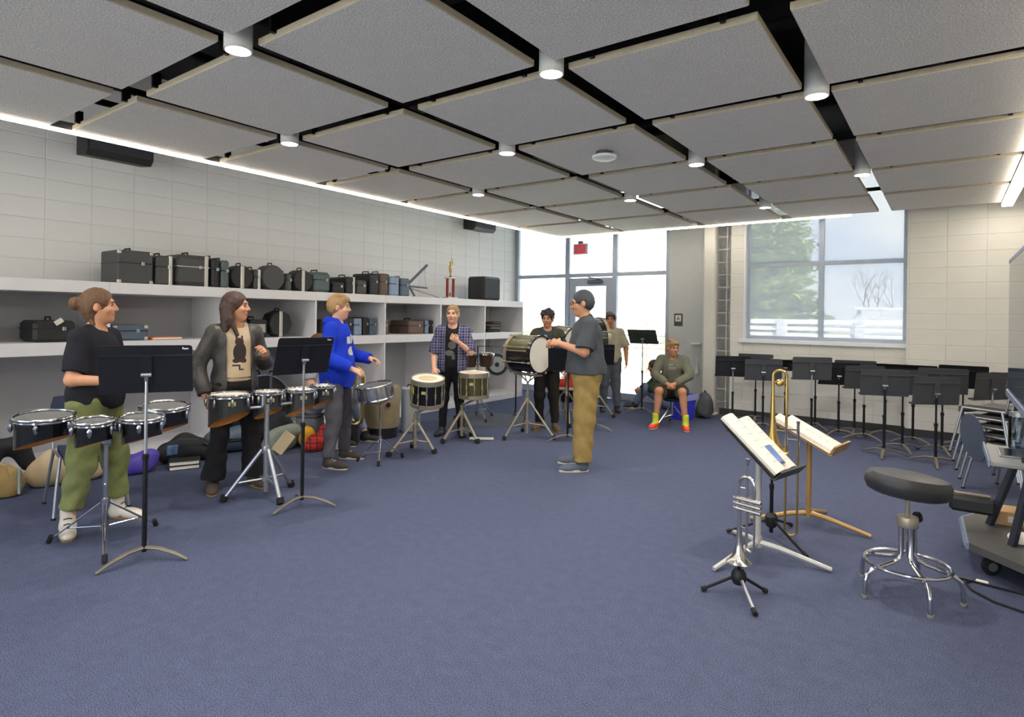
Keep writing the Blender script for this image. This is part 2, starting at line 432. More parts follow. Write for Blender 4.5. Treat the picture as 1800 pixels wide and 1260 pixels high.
lens = emit('downlight lens', (255, 246, 232), 14)
housing_white = mat('downlight housing', (214, 214, 214), .4, 0, .02)
dl_proto = None
spots = [(1, 0), (0, 1), (1, 2), (0, 3), (2, 1), (2, 3), (1, 4), (3, 2), (3, 4), (2, 5), (3, 0), (2, -1), (0, -1), (1, -2), (3, -2)]  # last five, out of view, carry on the grid and are added for lighting
LZ = 2.925
for n, (i, j) in enumerate(spots):
    x, y = GX[i + 1], GY[j + 4]
    t = thing('downlight', 'white cylinder downlight hanging at a crossing of the ceiling gaps', 'light', (x, y, LZ), 0, 'cylinder downlights in the ceiling')
    if dl_proto is None:
        h = MB().lathe([(.060, .012), (.064, 0), (.072, 0.0), (.072, .36), (.0, .36)], 24, cap0=False)
        h2 = MB().lathe([(0, .004), (.0635, .003)], 24, cap0=False, cap1=False); stem = MB().tube([(0, 0, .36), (0, 0, ZD - LZ)], .012, 8)
        dl_proto = (h.mesh('housing', housing_white), h2.mesh('lens', lens), stem.mesh('stem', black_metal))
    for nm, me in zip(('housing', 'lens', 'stem'), dl_proto): obj(nm, me, t)
    ld = bpy.data.lights.new('downlight_lamp', 'SPOT'); ld.energy = 30; ld.spot_size = R(150); ld.spot_blend = .9; ld.shadow_soft_size = .06; ld.color = (1, .95, .88)
    lo = bpy.data.objects.new('lamp', ld); C.objects.link(lo); lo.parent = t; lo.location = (0, 0, -.01)
# linear lights on the cloud edges
strip = emit('linear light lens', (255, 244, 226), 9)
def linear(label, x0, x1, y0, y1, z0, z1, lens_box):
    t = thing('linear_light', label, 'light', ((x0 + x1) / 2, (y0 + y1) / 2, z0))
    b = MB().b2(x0, x1, y0, y1, z0 + .012, z1).build('housing', alu, t)
    l = MB().b2(*lens_box).build('lens', strip, t)
    for o in (b, l): o.location = -Vector(t.location)
linear('thin linear light along the panel edge beside the shelf wall', -5.745, -5.69, GY[0], 9.27, ZP - .012, ZP + .06, (-5.735, -5.702, GY[0], 9.265, ZP - .02, ZP + .004))
linear('thin linear light along the panel edge before the glass doors', -5.68, -1.07, 9.215, 9.27, ZP - .012, ZP + .06, (-5.69, -1.07, 9.226, 9.258, ZP - .02, ZP + .004))
linear('wide linear light along the panel edge on the screen side', .505, .62, GY[0], 9.35, ZP - .02, ZP + .08, (.512, .613, GY[0], 9.345, ZP - .03, ZP - .004))
# ------------------------------------------------------------------ shelving along the left wall
XF = -6.55; SY0, SY1 = -0.0, 9.38
shelf_white = mat('white melamine', (232, 230, 231), .4, 0, .015)
DV = [0.05 + 1.1725 * 0, 1.22, 2.39, 3.56, 4.735, 5.905, 7.08, 8.21, 9.36]
back_grey = mat('grey shelf back', (188, 189, 192), .6, 0, .02)
ST0, ST1, SM0, SM1 = 1.69, 1.80, 1.11, 1.225
sh = thing('storage_shelf', 'long white open shelving full of instrument cases along the wall', 'shelf', (XF, 1.2, 0))
def sb(name, *a, **k):
    o = MB().b2(*a, **k).build(name, shelf_white, sh); o.location = (-XF, -1.2, 0); return o
for a, b in zip(DV[:-1], DV[1:]):
    sb('top_board', XL + .01, XF, a + .001, b - .001, ST0, ST1, ch=.003)
    sb('shelf_board', XL + .01, XF, a + .013, b - .013, SM0, SM1, ch=.003)
    sb('bottom_board', XL + .01, XF, a + .013, b - .013, 0.0, .10, ch=.003)
    o = MB().b2(XL + .004, XL + .012, a, b, .1, ST0).build('back_panel', back_grey, sh); o.location = (-XF, -1.2, 0)
for y in DV: sb('divider', XL + .012, XF - .004, y - .013, y + .013, 0.0, ST0, ch=.002)
# ------------------------------------------------------------------ outdoors
concrete = mat('pale concrete', (214, 210, 202), .85, 0, .05, 2, .2, 30)
lawn = mat('dry pale lawn', (178, 184, 138), .9, 0, .15, 1.2, .4, 20)
g = MB().b2(-60, 60, YS + .25, 16.0, -.32, -.12).b2(-60, 60, YF - 20, YF - .25, -.32, -.12)
g.build('pavement', concrete)['kind'] = 'structure'
g = MB().b2(-140, 60, 16.0, 180, -.40, -.16).b2(-60, 60, -60, YF - 20, -.40, -.16); g.build('lawn', lawn)['kind'] = 'structure'
g = MB().b2(-60, XL - .3, YF - .3, YS + .25, -.32, -.12).b2(XR + .3, 60, YF - .3, YS + .25, -.32, -.12); g.build('side_yard', concrete)['kind'] = 'structure'
vinyl = mat('white vinyl', (240, 240, 240), .4, 0, .02)
# white slatted screen fence behind the window
fe = thing('screen_fence', 'white fence of horizontal slats and posts beyond the window', 'fence', (-1.9, 15.2, -.12))
pm = MB().box((0, 0, .83), (.22, .12, 1.66), 0, None, .01).mesh('fence_post', vinyl)
slm = {}
for k in range(-2, 4):
    p = obj('fence_post', pm, fe); p.location = (k * 1.62 + .35, 0, 0)
    if k < 3:
        for q in range(11):
            if 's' not in slm: slm['s'] = MB().box((0, 0, 0), (1.42, .03, .11), 0, (R(-18), 0, 0), .004).mesh('slat', vinyl)
            s_ = obj('slat', slm['s'], fe); s_.location = (k * 1.62 + .35 + .81, 0, .10 + q * .15)
# box unit on the flat roof behind the fence
ac = thing('rooftop_unit', 'white metal plant unit rising behind the slatted fence', 'plant unit', (-1.15, 17.6, -.12))
MB().box((0, 0, .99), (1.5, 1.0, 1.96), 0, None, .03).build('cabinet', vinyl, ac)
for sx_ in (-1, 1): MB().lathe([(0, 0), (.05, 0), (.05, .02), (0, .02)], 12, M=Tr(sx_ * .62, -.5, 1.85) @ Rx(PI / 2)).build('vent_cap', mat('vent grey', (120, 120, 124), .5), ac)
# trees
def leaf_cloud(name, parent, clusters, nleaf, size, mt, seed, droop=0):
    rnd = random.Random(seed); m = MB(); vs_, fs_ = [], []
    for (c, rad) in clusters:
        for k in range(int(nleaf * rad[0] * rad[2] / .5)):
            while 1:
                p = Vector((rnd.uniform(-1, 1), rnd.uniform(-1, 1), rnd.uniform(-1, 1)))
                if p.length < 1: break
            p = Vector(c) + Vector((p.x * rad[0], p.y * rad[1], p.z * rad[2]))
            s_ = size * rnd.uniform(.6, 1.3)
            e = Euler((rnd.uniform(-.9, .9) - droop, rnd.uniform(-.9, .9), rnd.uniform(0, 6.3))).to_matrix()
            n = len(vs_)
            for q in ((-s_, 0, 0), (0, -s_ * .35, 0.02), (s_, 0, 0), (0, s_ * .35, 0.02)): vs_.append(p + e @ Vector(q))
            fs_.append((n, n + 1, n + 2, n + 3))
    m.add(vs_, fs_)
    o = m.build(name, mt, parent, 0); o['kind'] = 'stuff'
    return o
pine_m = mat('pale evergreen needles', (132, 154, 78), .8, 0, .3, 3)
bark = mat('grey bark', (120, 106, 92), .9, 0, .15, 10)
tr_ = thing('evergreen_tree', 'tall evergreen tree with drooping green boughs outside the window', 'tree', (-5.5, 23.5, -.14))
MB().tube([(0, 0, 0), (.05, 0, 5), (0, 0, 8.6)], [.2, .13, .03], 8).build('trunk', bark, tr_)
rn = random.Random(5); cl_ = []
for k in range(17):
    z = .9 + k * .45; L = 1.75 * (1 - k / 22) + .1
    for q in range(7):
        a = q * .9 + k * .5 + rn.uniform(-.2, .2)
        for t in (.35, .7, 1.0):
            l = L * t * rn.uniform(.8, 1.1)
            cl_.append(((math.cos(a) * l, math.sin(a) * l, z - l * .12 + rn.uniform(-.1, .15)), (.60, .60, .24)))
leaf_cloud('foliage', tr_, cl_, 330, .16, pine_m, 3)
hedge_m = mat('hedge green', (186, 196, 164), .9, 0, .15, 3)
def bare_tree(label, loc, h, seed, group=None, name='bare_tree'):
    t = thing(name, label, 'tree', loc, 0, group); rn = random.Random(seed); m = MB()
    def br(p, d, l, r, n):
        e = p + d * l
        mid = p + d * l * .5 + Vector((rn.uniform(-.05, .05), rn.uniform(-.05, .05), 0)) * l
        m.tube([p, mid, e], [r, r * .8, r * .6], 5, caps=False)
        if n:
            for k in range(3 if n > 1 else 2):
                dd = (d + Vector((rn.uniform(-.6, .6), rn.uniform(-.6, .6), rn.uniform(-.1, .4)))).normalized()
                br(e, dd, l * rn.uniform(.6, .8), r * .55, n - 1)
    br(Vector((0, 0, 0)), Vector((0, 0, 1)), h * .32, h * .012, 4)
    m.build('branches', bark, t)
    return t
for k, (x, y, h) in enumerate(((-1.2, 25, 4.2), (.3, 26, 4.4), (-2.6, 30, 4.6), (1.2, 24, 3.8))):
    bare_tree('leafless grey tree standing far behind the white fence', (x, y, -.14), h, 10 + k, 'leafless trees beyond the fence')
bare_tree('leafless sapling on the lawn beyond the glass doors', (-7.3, 17.0, -.14), 4.2, 3)
# far hedges and rail seen through the storefront
for k, (x, y, w, h) in enumerate(((-22, 36, 4.5, 1.5), (-29, 40, 5, 1.3), (-14, 38, 4, 1.2))):
    t = thing('hedge', ['low green hedge far across the pale lawn', 'broad green hedge at the far lawn edge', 'small green hedge behind the sapling far off'][k], 'hedge', (x, y, -.14))
    MB().lathe([(.0, 0), (1, 0.02), (1.02, .5), (.8, .85), (.3, 1.0), (0, 1.02)], 14, M=Matrix.Diagonal((w * .9, .9, h * .9, 1))).build('stems', hedge_m, t)
    leaf_cloud('foliage', t, [((0, 0, h * .5), (w, 1.2, h * .55))], 220, .14, hedge_m, 20 + k)
rl2 = thing('guard_rail', 'dark pipe guard rail across the lawn outside the glass doors', 'railing', (-9.5, 20.0, -.16))
rm = MB().tube([(-4.5, 0, 1.05), (4.5, 0, 1.05)], .03, 6); rm.build('rail', tan_metal, rl2)
rm2 = MB().tube([(-4.5, 0, .6), (4.5, 0, .6)], .025, 6); rm2.build('rail', tan_metal, rl2)
pmm = MB().tube([(0, 0, 0), (0, 0, 1.05)], .03, 6).mesh('post', tan_metal)
for k in range(7): o = obj('post', pmm, rl2); o.location = (-4.5 + k * 1.5, 0, 0)
# ------------------------------------------------------------------ people: one implicit surface per body / garment
class SDF:
    """rounded cones and ellipsoids blended smoothly, meshed with surface nets"""
    def __init__(s, res=.0075): s.p = []; s.res = res
    def cone(s, a, b, ra, rb, k=.03, sub=False, clip=None, flat=None):
        s.p.append(('c', np.array(a, float), np.array(b, float), ra, rb, k, sub, clip, flat)); return s
    def ell(s, c, r, k=.03, rot=None, sub=False, clip=None):
        s.p.append(('e', np.array(c, float), np.array(r, float), rot, None, k, sub, clip, None)); return s
    def mesh(s, name, mats, wr=0.0, wf=40.0, clips=(), matfn=None, seed=0):
        lo = np.full(3, 1e9); hi = np.full(3, -1e9)
        def bb(p):
            if p[0] == 'c':
                r = max(p[3], p[4]) * 1.25
                return np.minimum(p[1], p[2]) - r, np.maximum(p[1], p[2]) + r
            r = p[2].max() if p[3] is not None else p[2]
            return p[1] - r, p[1] + r
        for p in s.p:
            if p[6]: continue
            a, b = bb(p); lo = np.minimum(lo, a); hi = np.maximum(hi, b)
        h = s.res; lo -= 3 * h + .01; hi += 3 * h + .01
        n = np.ceil((hi - lo) / h).astype(int) + 1
        F = np.full(n, .08)
        ax = [lo[i] + h * np.arange(n[i]) for i in range(3)]
        for p in s.p:
            a, b = bb(p); k = p[5]; mg = k + 2 * h + wr + .012
            i0 = np.maximum(np.floor((a - mg - lo) / h).astype(int), 0); i1 = np.minimum(np.ceil((b + mg - lo) / h).astype(int) + 1, n)
            if (i1 <= i0).any(): continue
            sl = tuple(slice(i0[i], i1[i]) for i in range(3))
            X, Y, Zz = np.meshgrid(*[ax[i][sl[i]] for i in range(3)], indexing='ij')
            if p[0] == 'c':
                A, B, ra, rb = p[1:5]; d = B - A; L = max((d * d).sum(), 1e-9)
                t = np.clip(((X - A[0]) * d[0] + (Y - A[1]) * d[1] + (Zz - A[2]) * d[2]) / L, 0, 1)
                dx, dy, dz = X - A[0] - t * d[0], Y - A[1] - t * d[1], Zz - A[2] - t * d[2]
                if p[8] is not None:     # (axis, factor): squash along an axis
                    fa, ff = p[8]; dd = dx * fa[0] + dy * fa[1] + dz * fa[2]
                    dx = dx + fa[0] * dd * (ff - 1); dy = dy + fa[1] * dd * (ff - 1); dz = dz + fa[2] * dd * (ff - 1)
                D = np.sqrt(dx * dx + dy * dy + dz * dz) - (ra + (rb - ra) * t)
            else:
                dx, dy, dz = X - p[1][0], Y - p[1][1], Zz - p[1][2]
                if p[3] is not None:
                    Rm = p[3]
                    dx, dy, dz = (Rm[0][0] * dx + Rm[1][0] * dy + Rm[2][0] * dz, Rm[0][1] * dx + Rm[1][1] * dy + Rm[2][1] * dz, Rm[0][2] * dx + Rm[1][2] * dy + Rm[2][2] * dz)
                r = p[2]
                k0 = np.sqrt((dx / r[0]) ** 2 + (dy / r[1]) ** 2 + (dz / r[2]) ** 2)
                k1 = np.sqrt((dx / r[0] ** 2) ** 2 + (dy / r[1] ** 2) ** 2 + (dz / r[2] ** 2) ** 2) + 1e-9
                D = k0 * (k0 - 1) / k1
            if p[7] is not None:
                for (c, nn) in p[7]: D = np.maximum(D, (X - c[0]) * nn[0] + (Y - c[1]) * nn[1] + (Zz - c[2]) * nn[2])
            G = F[sl]
            if p[6]:
                hh = np.maximum(k - np.abs(-D - G), 0) / k
                F[sl] = np.maximum(G, -D) + hh * hh * k * .25
            else:
                hh = np.maximum(k - np.abs(D - G), 0) / k
                F[sl] = np.minimum(G, D) - hh * hh * k * .25
        if wr or clips:
            X, Y, Zz = np.meshgrid(*ax, indexing='ij', sparse=True)
            if wr:
                F = F + wr * (np.sin(wf * (Zz + .35 * X) + 2.1 * np.sin(wf * .45 * (X - Y) + seed)) * .6 + np.sin(wf * .7 * (X + .6 * Zz) + 1.7 * np.sin(wf * .5 * Zz + seed * 2)) * .5 + np.sin(wf * 1.3 * (Y - .5 * Zz) + seed) * .3)
            for fn in clips: F = np.maximum(F, fn(X, Y, Zz))
        I = F < 0
        nx, ny, nz = n
        cnt = np.zeros((nx - 1, ny - 1, nz - 1), np.int8)
        for a in (0, 1):
            for b in (0, 1):
                for c in (0, 1): cnt += I[a:nx - 1 + a, b:ny - 1 + b, c:nz - 1 + c]
        act = (cnt > 0) & (cnt < 8); ijk = np.argwhere(act)
        idx = np.full(act.shape, -1, np.int64); idx[act] = np.arange(len(ijk))
        pos = np.zeros((len(ijk), 3)); wgt = np.zeros(len(ijk))
        for d in range(3):
            e = [o for o in range(3) if o != d]
            for a in (0, 1):
                for b in (0, 1):
                    q0 = ijk.copy(); q0[:, e[0]] += a; q0[:, e[1]] += b; q1 = q0.copy(); q1[:, d] += 1
                    f0 = F[q0[:, 0], q0[:, 1], q0[:, 2]]; f1 = F[q1[:, 0], q1[:, 1], q1[:, 2]]
                    m = (f0 < 0) != (f1 < 0); t = np.where(m, f0 / np.where(m, f0 - f1, 1), 0)
                    pp = q0.astype(float); pp[:, d] += t
                    pos[m] += pp[m]; wgt[m] += 1
        V = lo + h * pos / np.maximum(wgt, 1)[:, None]
        Q = []
        for d in range(3):
            e = [(d + 1) % 3, (d + 2) % 3]
            s0 = [slice(None)] * 3; s1 = [slice(None)] * 3; s0[d] = slice(0, -1); s1[d] = slice(1, None)
            for (ee) in e: s0[ee] = slice(1, -1); s1[ee] = slice(1, -1)
            A, B = I[tuple(s0)], I[tuple(s1)]
            for fl, Mx in ((0, A & ~B), (1, ~A & B)):
                g = np.argwhere(Mx)
                if not len(g): continue
                g[:, e[0]] += 1; g[:, e[1]] += 1
                cs = []
                for (u, w) in ((-1, -1), (0, -1), (0, 0), (-1, 0)):
                    gg = g.copy(); gg[:, e[0]] += u; gg[:, e[1]] += w
                    cs.append(idx[gg[:, 0], gg[:, 1], gg[:, 2]])
                q = np.stack(cs, 1)
                Q.append(q if fl == 0 else q[:, ::-1])
        Q = np.concatenate(Q)
        me = bpy.data.meshes.new(name)
        me.vertices.add(len(V)); me.vertices.foreach_set('co', V.ravel())
        me.loops.add(Q.size); me.loops.foreach_set('vertex_index', Q.ravel().astype(np.int32))
        me.polygons.add(len(Q)); me.polygons.foreach_set('loop_start', (np.arange(len(Q)) * 4).astype(np.int32))
        me.polygons.foreach_set('use_smooth', np.ones(len(Q), bool))
        for m in (mats if isinstance(mats, (list, tuple)) else [mats]): me.materials.append(m)
        if matfn is not None:
            ctr = V[Q].mean(1); me.polygons.foreach_set('material_index', matfn(ctr).astype(np.int32))
        me.update(calc_edges=True); me.validate()
        return me

def N3(v): v = np.array(v, float); return v / (np.linalg.norm(v) + 1e-9)
def rotz(v, a): c, s_ = math.cos(a), math.sin(a); return np.array([v[0] * c - v[1] * s_, v[0] * s_ + v[1] * c, v[2]])

def skin_mat(name, rgb):
    m = mat(name, rgb, .55, 0, .04, 20); m.node_tree.nodes['Principled BSDF'].inputs['Subsurface Weight'].default_value = .0
    return m
SK1 = skin_mat('fair skin', (226, 172, 142)); SK2 = skin_mat('warm skin', (206, 148, 112)); SK3 = skin_mat('tan skin', (190, 132, 98))
eye_white = mat('eye white', (212, 204, 198), .3); eye_dark = mat('eye iris', (52, 38, 30), .3)
lip = mat('lips', (186, 106, 98), .5)

def hand(sd, wrist, d, nrm, side, curl=.35, s=1.0, spread=1.0):
    """wrist point, d = pointing direction, nrm = palm normal (fingers curl towards it), side = +1 when the thumb lies along cross(d, nrm)"""
    d = N3(d); nrm = N3(nrm - np.dot(nrm, d) * d); lat = np.cross(d, nrm) * side
    P = lambda a, b, c: wrist + d * a * s + lat * b * s + nrm * c * s
    sd.cone(P(.01, 0, 0), P(.045, .012, 0), .024 * s, .021 * s, .015, flat=(nrm, 1.5)); sd.cone(P(.03, -.016, 0), P(.075, -.024, .002), .017 * s, .014 * s, .015)
    sd.cone(P(.03, .012, 0), P(.08, .026, 0), .017 * s, .014 * s, .015); sd.cone(P(.05, 0, 0), P(.082, 0, 0), .018 * s, .014 * s, .015)
    for i, (off, L) in enumerate(((.031, .070), (.010, .080), (-.011, .074), (-.031, .058))):
        b = P(.085, off, 0); dirv = d + lat * off * 3.0 * spread
        ang = 0; p0 = b; r0 = .0098 * s
        for j, fr in enumerate((.45, .32, .25)):
            ang += curl * (.9 + .12 * i) * (1.0 if j else .8) * 1.15
            dv = N3(N3(dirv) * math.cos(ang) + nrm * math.sin(ang))
            p1 = p0 + dv * L * fr * s
            sd.cone(p0, p1, r0, r0 * .9, .004); p0 = p1; r0 *= .92
    t0 = P(.022, .03, .006); td = N3(d * .55 + lat * .7 + nrm * (.25 + .3 * curl)); t1 = t0 + td * .038 * s
    td2 = N3(d * .85 + lat * (.35 - .5 * curl) + nrm * (.2 + .5 * curl)); t2 = t1 + td2 * .034 * s
    sd.cone(t0, t1, .0135 * s, .0115 * s, .012); sd.cone(t1, t2, .0112 * s, .0092 * s, .005)

HAIRC = {}
def person(label, loc, face, H=1.70, skin=SK1, j=None, head=(0, 0), top=None, bottom=None, shoes=None, hair=None, res=.0078, handp=None, belly=0, glasses=False, over=None, build=1.0, name='person', belt=None, tilt=0, facial=None, earr=None):
    """face = world angle (deg) of the facing direction measured from +x; joints j in local metres: +y forward, +x to the person's right"""
    s = H / 1.70
    t = thing(name, label, 'person', loc, R(face) - PI / 2)
    J = dict(pel=(0, 0, .93 * s), chest=(0, .0, 1.26 * s), neck=(0, -.01, 1.435 * s), head=(0, .015, 1.585 * s),
             shR=(.160 * s * build, -.01, 1.362 * s), shL=(-.160 * s * build, -.01, 1.362 * s), elR=(.225 * s, -.03, 1.10 * s), elL=(-.225 * s, -.03, 1.10 * s),
             wrR=(.22 * s, .06, .86 * s), wrL=(-.22 * s, .06, .86 * s), hiR=(.088 * s, 0, .90 * s), hiL=(-.088 * s, 0, .90 * s),
             knR=(.10 * s, .015, .49 * s), knL=(-.10 * s, .015, .49 * s), anR=(.105 * s, -.02, .095 * s), anL=(-.105 * s, -.02, .095 * s), toR=(.13 * s, .15, .03), toL=(-.13 * s, .15, .03))
    for k, v in (j or {}).items(): J[k] = v
    J = {k: np.array(v, float) for k, v in J.items()}
    hp = handp or {}
    spine = N3(J['neck'] - J['pel']); latv = N3(J['shR'] - J['shL']); fwd = N3(np.cross(spine, latv)); latv = np.cross(fwd, spine)
    RM = np.stack([latv, fwd, spine], 1)          # local -> world columns
    pl = N3(J['hiR'] - J['hiL']); pf = N3(np.cross(np.array([0, 0, 1.0]), pl)); PM = np.stack([pl, pf, np.cross(pl, pf)], 1)
    w = build
    abd = (J['pel'] * .55 + J['chest'] * .45) + fwd * .01
    def torso(sd, inf=0.0, k=.07, pel=None, clip=None):
        pel = inf if pel is None else pel
        sd.ell(J['pel'] + np.array([0, 0, .02]), (.158 * s * w + pel, .115 * s + pel + belly * .3, .125 * s + pel), k, PM, clip=clip)
        sd.ell(abd + fwd * belly * .5, (.132 * s * w + inf + belly * .4, .098 * s + inf + belly, .17 * s + inf), k, RM, clip=clip)
        sd.ell(J['chest'] + fwd * belly * .15, (.148 * s * w + inf, .108 * s + inf, .160 * s + inf), k, RM, clip=clip)
        for S in 'RL': sd.cone(J['neck'] - spine * .012 + (J['sh' + S] - J['neck']) * .1, J['sh' + S] - spine * .004, .044 * s + inf * .6, .045 * s + inf * .7, .045)
    def arm(sd, S, inf=0.0, upto=2.0, clip=True, k=.03):
        sh, el, wr = J['sh' + S], J['el' + S], J['wr' + S]
        if upto <= 1.0:
            e = sh + (el - sh) * upto; d = N3(el - sh)
            sd.cone(sh, e, .050 * s * w + inf * .8, (.050 - .010 * upto) * s * w + inf * 1.25, k, clip=[(e, d)] if clip else None)
        else:
            sd.cone(sh, el, .049 * s * w + inf * .8, .040 * s * w + inf, k)
            e = el + (wr - el) * min(upto - 1, 1.0); d = N3(wr - el)
            sd.cone(el, e, .041 * s * w + inf, (.041 - .014 * (upto - 1)) * s + inf, k, clip=[(e, d)] if inf else None)
    def leg(sd, S, inf=0.0, end=1.0, flare=0.0, k=.03, start_k=.05):
        hi, kn, an = J['hi' + S], J['kn' + S], J['an' + S]
        if end <= 1.0 and inf and end < .55:     # shorts
            e = hi + (kn - hi) * (end * 2); sd.cone(hi, e, .088 * s * w + inf, .075 * s * w + inf * 1.6, start_k, clip=[(e, N3(kn - hi))]); return
        sd.cone(hi, kn, .087 * s * w + inf, .056 * s * w + inf * 1.1, start_k)
        e = kn + (an - kn) * (end if inf else 1.0)
        sd.cone(kn, e, .055 * s * w + inf * 1.1, .038 * s + inf + flare, k, clip=[(e, N3(an - kn))] if inf else None)
        if not inf: sd.ell(kn * .68 + an * .32 - pf * .015, (.045 * s, .05 * s, .11 * s), .03)
    # ---------------- body
    hy, hpit = R(head[0]), R(head[1])
    hf = rotz(np.array([0, math.cos(hpit), math.sin(hpit)]), R(90) * 0 + hy) ; hr = rotz(np.array([1.0, 0, 0]), hy)
    if tilt: hr = hr * math.cos(R(tilt)) + np.cross(hr, hf) * math.sin(R(tilt))
    hu = np.cross(hr, hf); HM = np.stack([hr, hf, hu], 1); hc = J['head']; q = s * 1.03
    HP = lambda x, y, z: hc + (hr * x + hf * y + hu * z) * q
    b = SDF(res); torso(b)
    for S in 'RL':
        arm(b, S); leg(b, S)
        f0 = J['an' + S]; f1 = J['to' + S]
        b.cone(f0, f0 + np.array([0, 0, -.045 * s]), .035 * s, .030 * s, .02); b.cone(f0 + np.array([0, 0, -.052 * s]), f0 * .45 + f1 * .55 + np.array([0, 0, -.012]), .026 * s, .019 * s, .02)
        h_ = hp.get(S, {}); wr, el = J['wr' + S], J['el' + S]
        dd = np.array(h_.get('d', N3(wr - el)), float)
        nn = np.array(h_.get('n', (-1 if S == 'R' else 1, 0, 0)), float)
        hand(b, wr, dd, nn, h_.get('side', (1 if S == 'R' else -1)), h_.get('curl', .4), s * .98)
    b.cone(J['neck'] - spine * .05, hc + hu * -.06 * q - hf * .01, .056 * s * w ** .5, .050 * s, .03)
    b.ell(HP(0, -.012, .025), (.074 * q, .094 * q, .090 * q), .03, HM)
    b.ell(HP(0, .022, -.045), (.060 * q, .068 * q, .075 * q), .03, HM)
    b.ell(HP(0, .058, -.095), (.026 * q, .026 * q, .022 * q), .03, HM)
    b.cone(HP(-.03, .078, .028), HP(.03, .078, .028), .011 * q, .011 * q, .02)
    b.cone(HP(0, .088, .012), HP(0, .106, -.026), .0085 * q, .0125 * q, .012)
    b.cone(HP(-.012, .094, -.030), HP(.012, .094, -.030), .009 * q, .009 * q, .008)
    b.cone(HP(-.018, .084, -.060), HP(.018, .084, -.060), .0095 * q, .0095 * q, .010)
    for sg in (-1, 1):
        b.ell(HP(sg * .031, .092, .006), (.015 * q, .012 * q, .010 * q), .008, HM, sub=True)
        b.ell(HP(sg * .038, .058, -.028), (.026 * q, .026 * q, .024 * q), .02, HM)
        b.ell(HP(sg * .077, -.006, -.008), (.010 * q, .019 * q, .031 * q), .008, HM)
    def bm(c):
        l = (c - hc) @ HM / q
        return ((np.abs(l[:, 0]) < .025) & (np.abs(l[:, 2] + .061) < .010) & (l[:, 1] > .075)).astype(int)
    body = obj('body', b.mesh('body', [skin, lip], matfn=bm), t)
    for sg in (-1, 1):
        e = MB(); e.lathe([(0, .0125), (.0045, .0122), (.007, .0105), (.0105, .006), (.012, 0), (.0105, -.006), (0, -.012)], 12, mats=[1, 1, 1, 0, 0, 0], M=frame_z(HP(sg * .031, .0725, .005), hf) @ Matrix.Scale(q, 4))
        e.build('eye', [eye_white, eye_dark], body)
        eb = MB().tube([HP(sg * .016, .092, .026), HP(sg * .032, .091, .031), HP(sg * .047, .078, .026)], [.0035 * q, .0042 * q, .002 * q], 6)
        eb.build('eyebrow', (hair or {}).get('m', eye_dark), body)
    # ---------------- hair
    if hair:
        hs = SDF(min(res, .0075)); st = hair['style']; th = hair.get('th', .012)
        hs.ell(HP(0, -.015, .030), ((.076 + th) * q, (.094 + th) * q, (.091 + th) * q), .02, HM)
        if st in ('long', 'bun', 'tied'): hs.ell(HP(0, -.05, -.02), (.074 * q, .062 * q, .085 * q), .03, HM)
        else: hs.ell(HP(0, -.045, -.005), (.076 * q, .066 * q, .075 * q), .03, HM)
        if st == 'mop': hs.ell(HP(0, .05, .075), (.07 * q, .05 * q, .035 * q), .03, HM); hs.ell(HP(.03, .0, .11), (.05 * q, .06 * q, .025 * q), .02, HM)
        if st == 'curly':
            rn = random.Random(7)
            for kk in range(26):
                a = rn.uniform(0, 6.28); e_ = rn.uniform(.1, 1.4)
                x, y, z = math.cos(a) * math.cos(e_), math.sin(a) * math.cos(e_), math.sin(e_)
                hs.ell(HP(x * .082, -.01 + y * .10, .04 + z * .088), (.024 * q,) * 3, .012)
        # cut the face free
        hs.ell(HP(0, .085, -.045), (.066 * q, .075 * q, .105 * q), .012, HM, sub=True)
        hs.ell(HP(0, .03, -.16), (.10 * q, .08 * q, .085 * q), .01, HM, sub=True)
        if st not in ('long',):
            for sg in (-1, 1): hs.ell(HP(sg * .082, .002, -.012), (.022 * q, .026 * q, .036 * q), .008, HM, sub=True)
        if st == 'bun': hs.ell(HP(0, -.135, .02), (.048 * q, .042 * q, .048 * q), .01, HM); hs.cone(HP(-.03, -.06, -.06), HP(-.02, -.055, -.13), .03 * q, .02 * q, .02); hs.cone(HP(.03, -.05, -.06), HP(.045, -.03, -.13), .025 * q, .016 * q, .02)
        if st == 'tied': hs.ell(HP(0, -.12, -.02), (.03 * q, .03 * q, .035 * q), .01, HM)
        if st == 'long':
            for sg in (-1, 1):
                hs.cone(HP(sg * .072, -.02, .03), HP(sg * .086, -.018, -.10), .022 * q, .026 * q, .02)
                hs.cone(HP(sg * .086, -.018, -.10), HP(sg * .085, .035, -.235), .026 * q, .016 * q, .02)
                hs.cone(HP(sg * .06, -.06, -.02), HP(sg * .085, -.06, -.20), .045 * q, .028 * q, .03)
            hs.cone(HP(0, -.075, -.02), HP(0, -.085, -.22), .055 * q, .035 * q, .03)
        obj('hair', hs.mesh('hair', hair['m'], wr=.0016, wf=150), t)
    # ---------------- trousers
    if bottom:
        bt = SDF(res); inf = bottom.get('inf', .012)
        top_z = bottom.get('top', .05 * s)
        bt.ell(J['pel'] + np.array([0, 0, .0]), (.160 * s * w + inf, .116 * s + inf + belly * .3, .13 * s + inf), .06, PM, clip=[(J['pel'] + np.array([0, 0, top_z]), np.array([0, 0, 1.0]))])
        for S in 'RL': leg(bt, S, inf, bottom.get('end', .97), bottom.get('flare', .0))
        if bottom.get('cuff'):
            for S in 'RL':
                kn, an = J['kn' + S], J['an' + S]; c = kn + (an - kn) * bottom['end']
                bt.ell(c - (an - kn) * .05, (.062, .064, .04), .02)
        obj('trousers' if bottom.get('end', .97) > .55 else 'shorts', bt.mesh('trousers', bottom['m'], wr=bottom.get('wr', .0035), wf=38, seed=3), t)
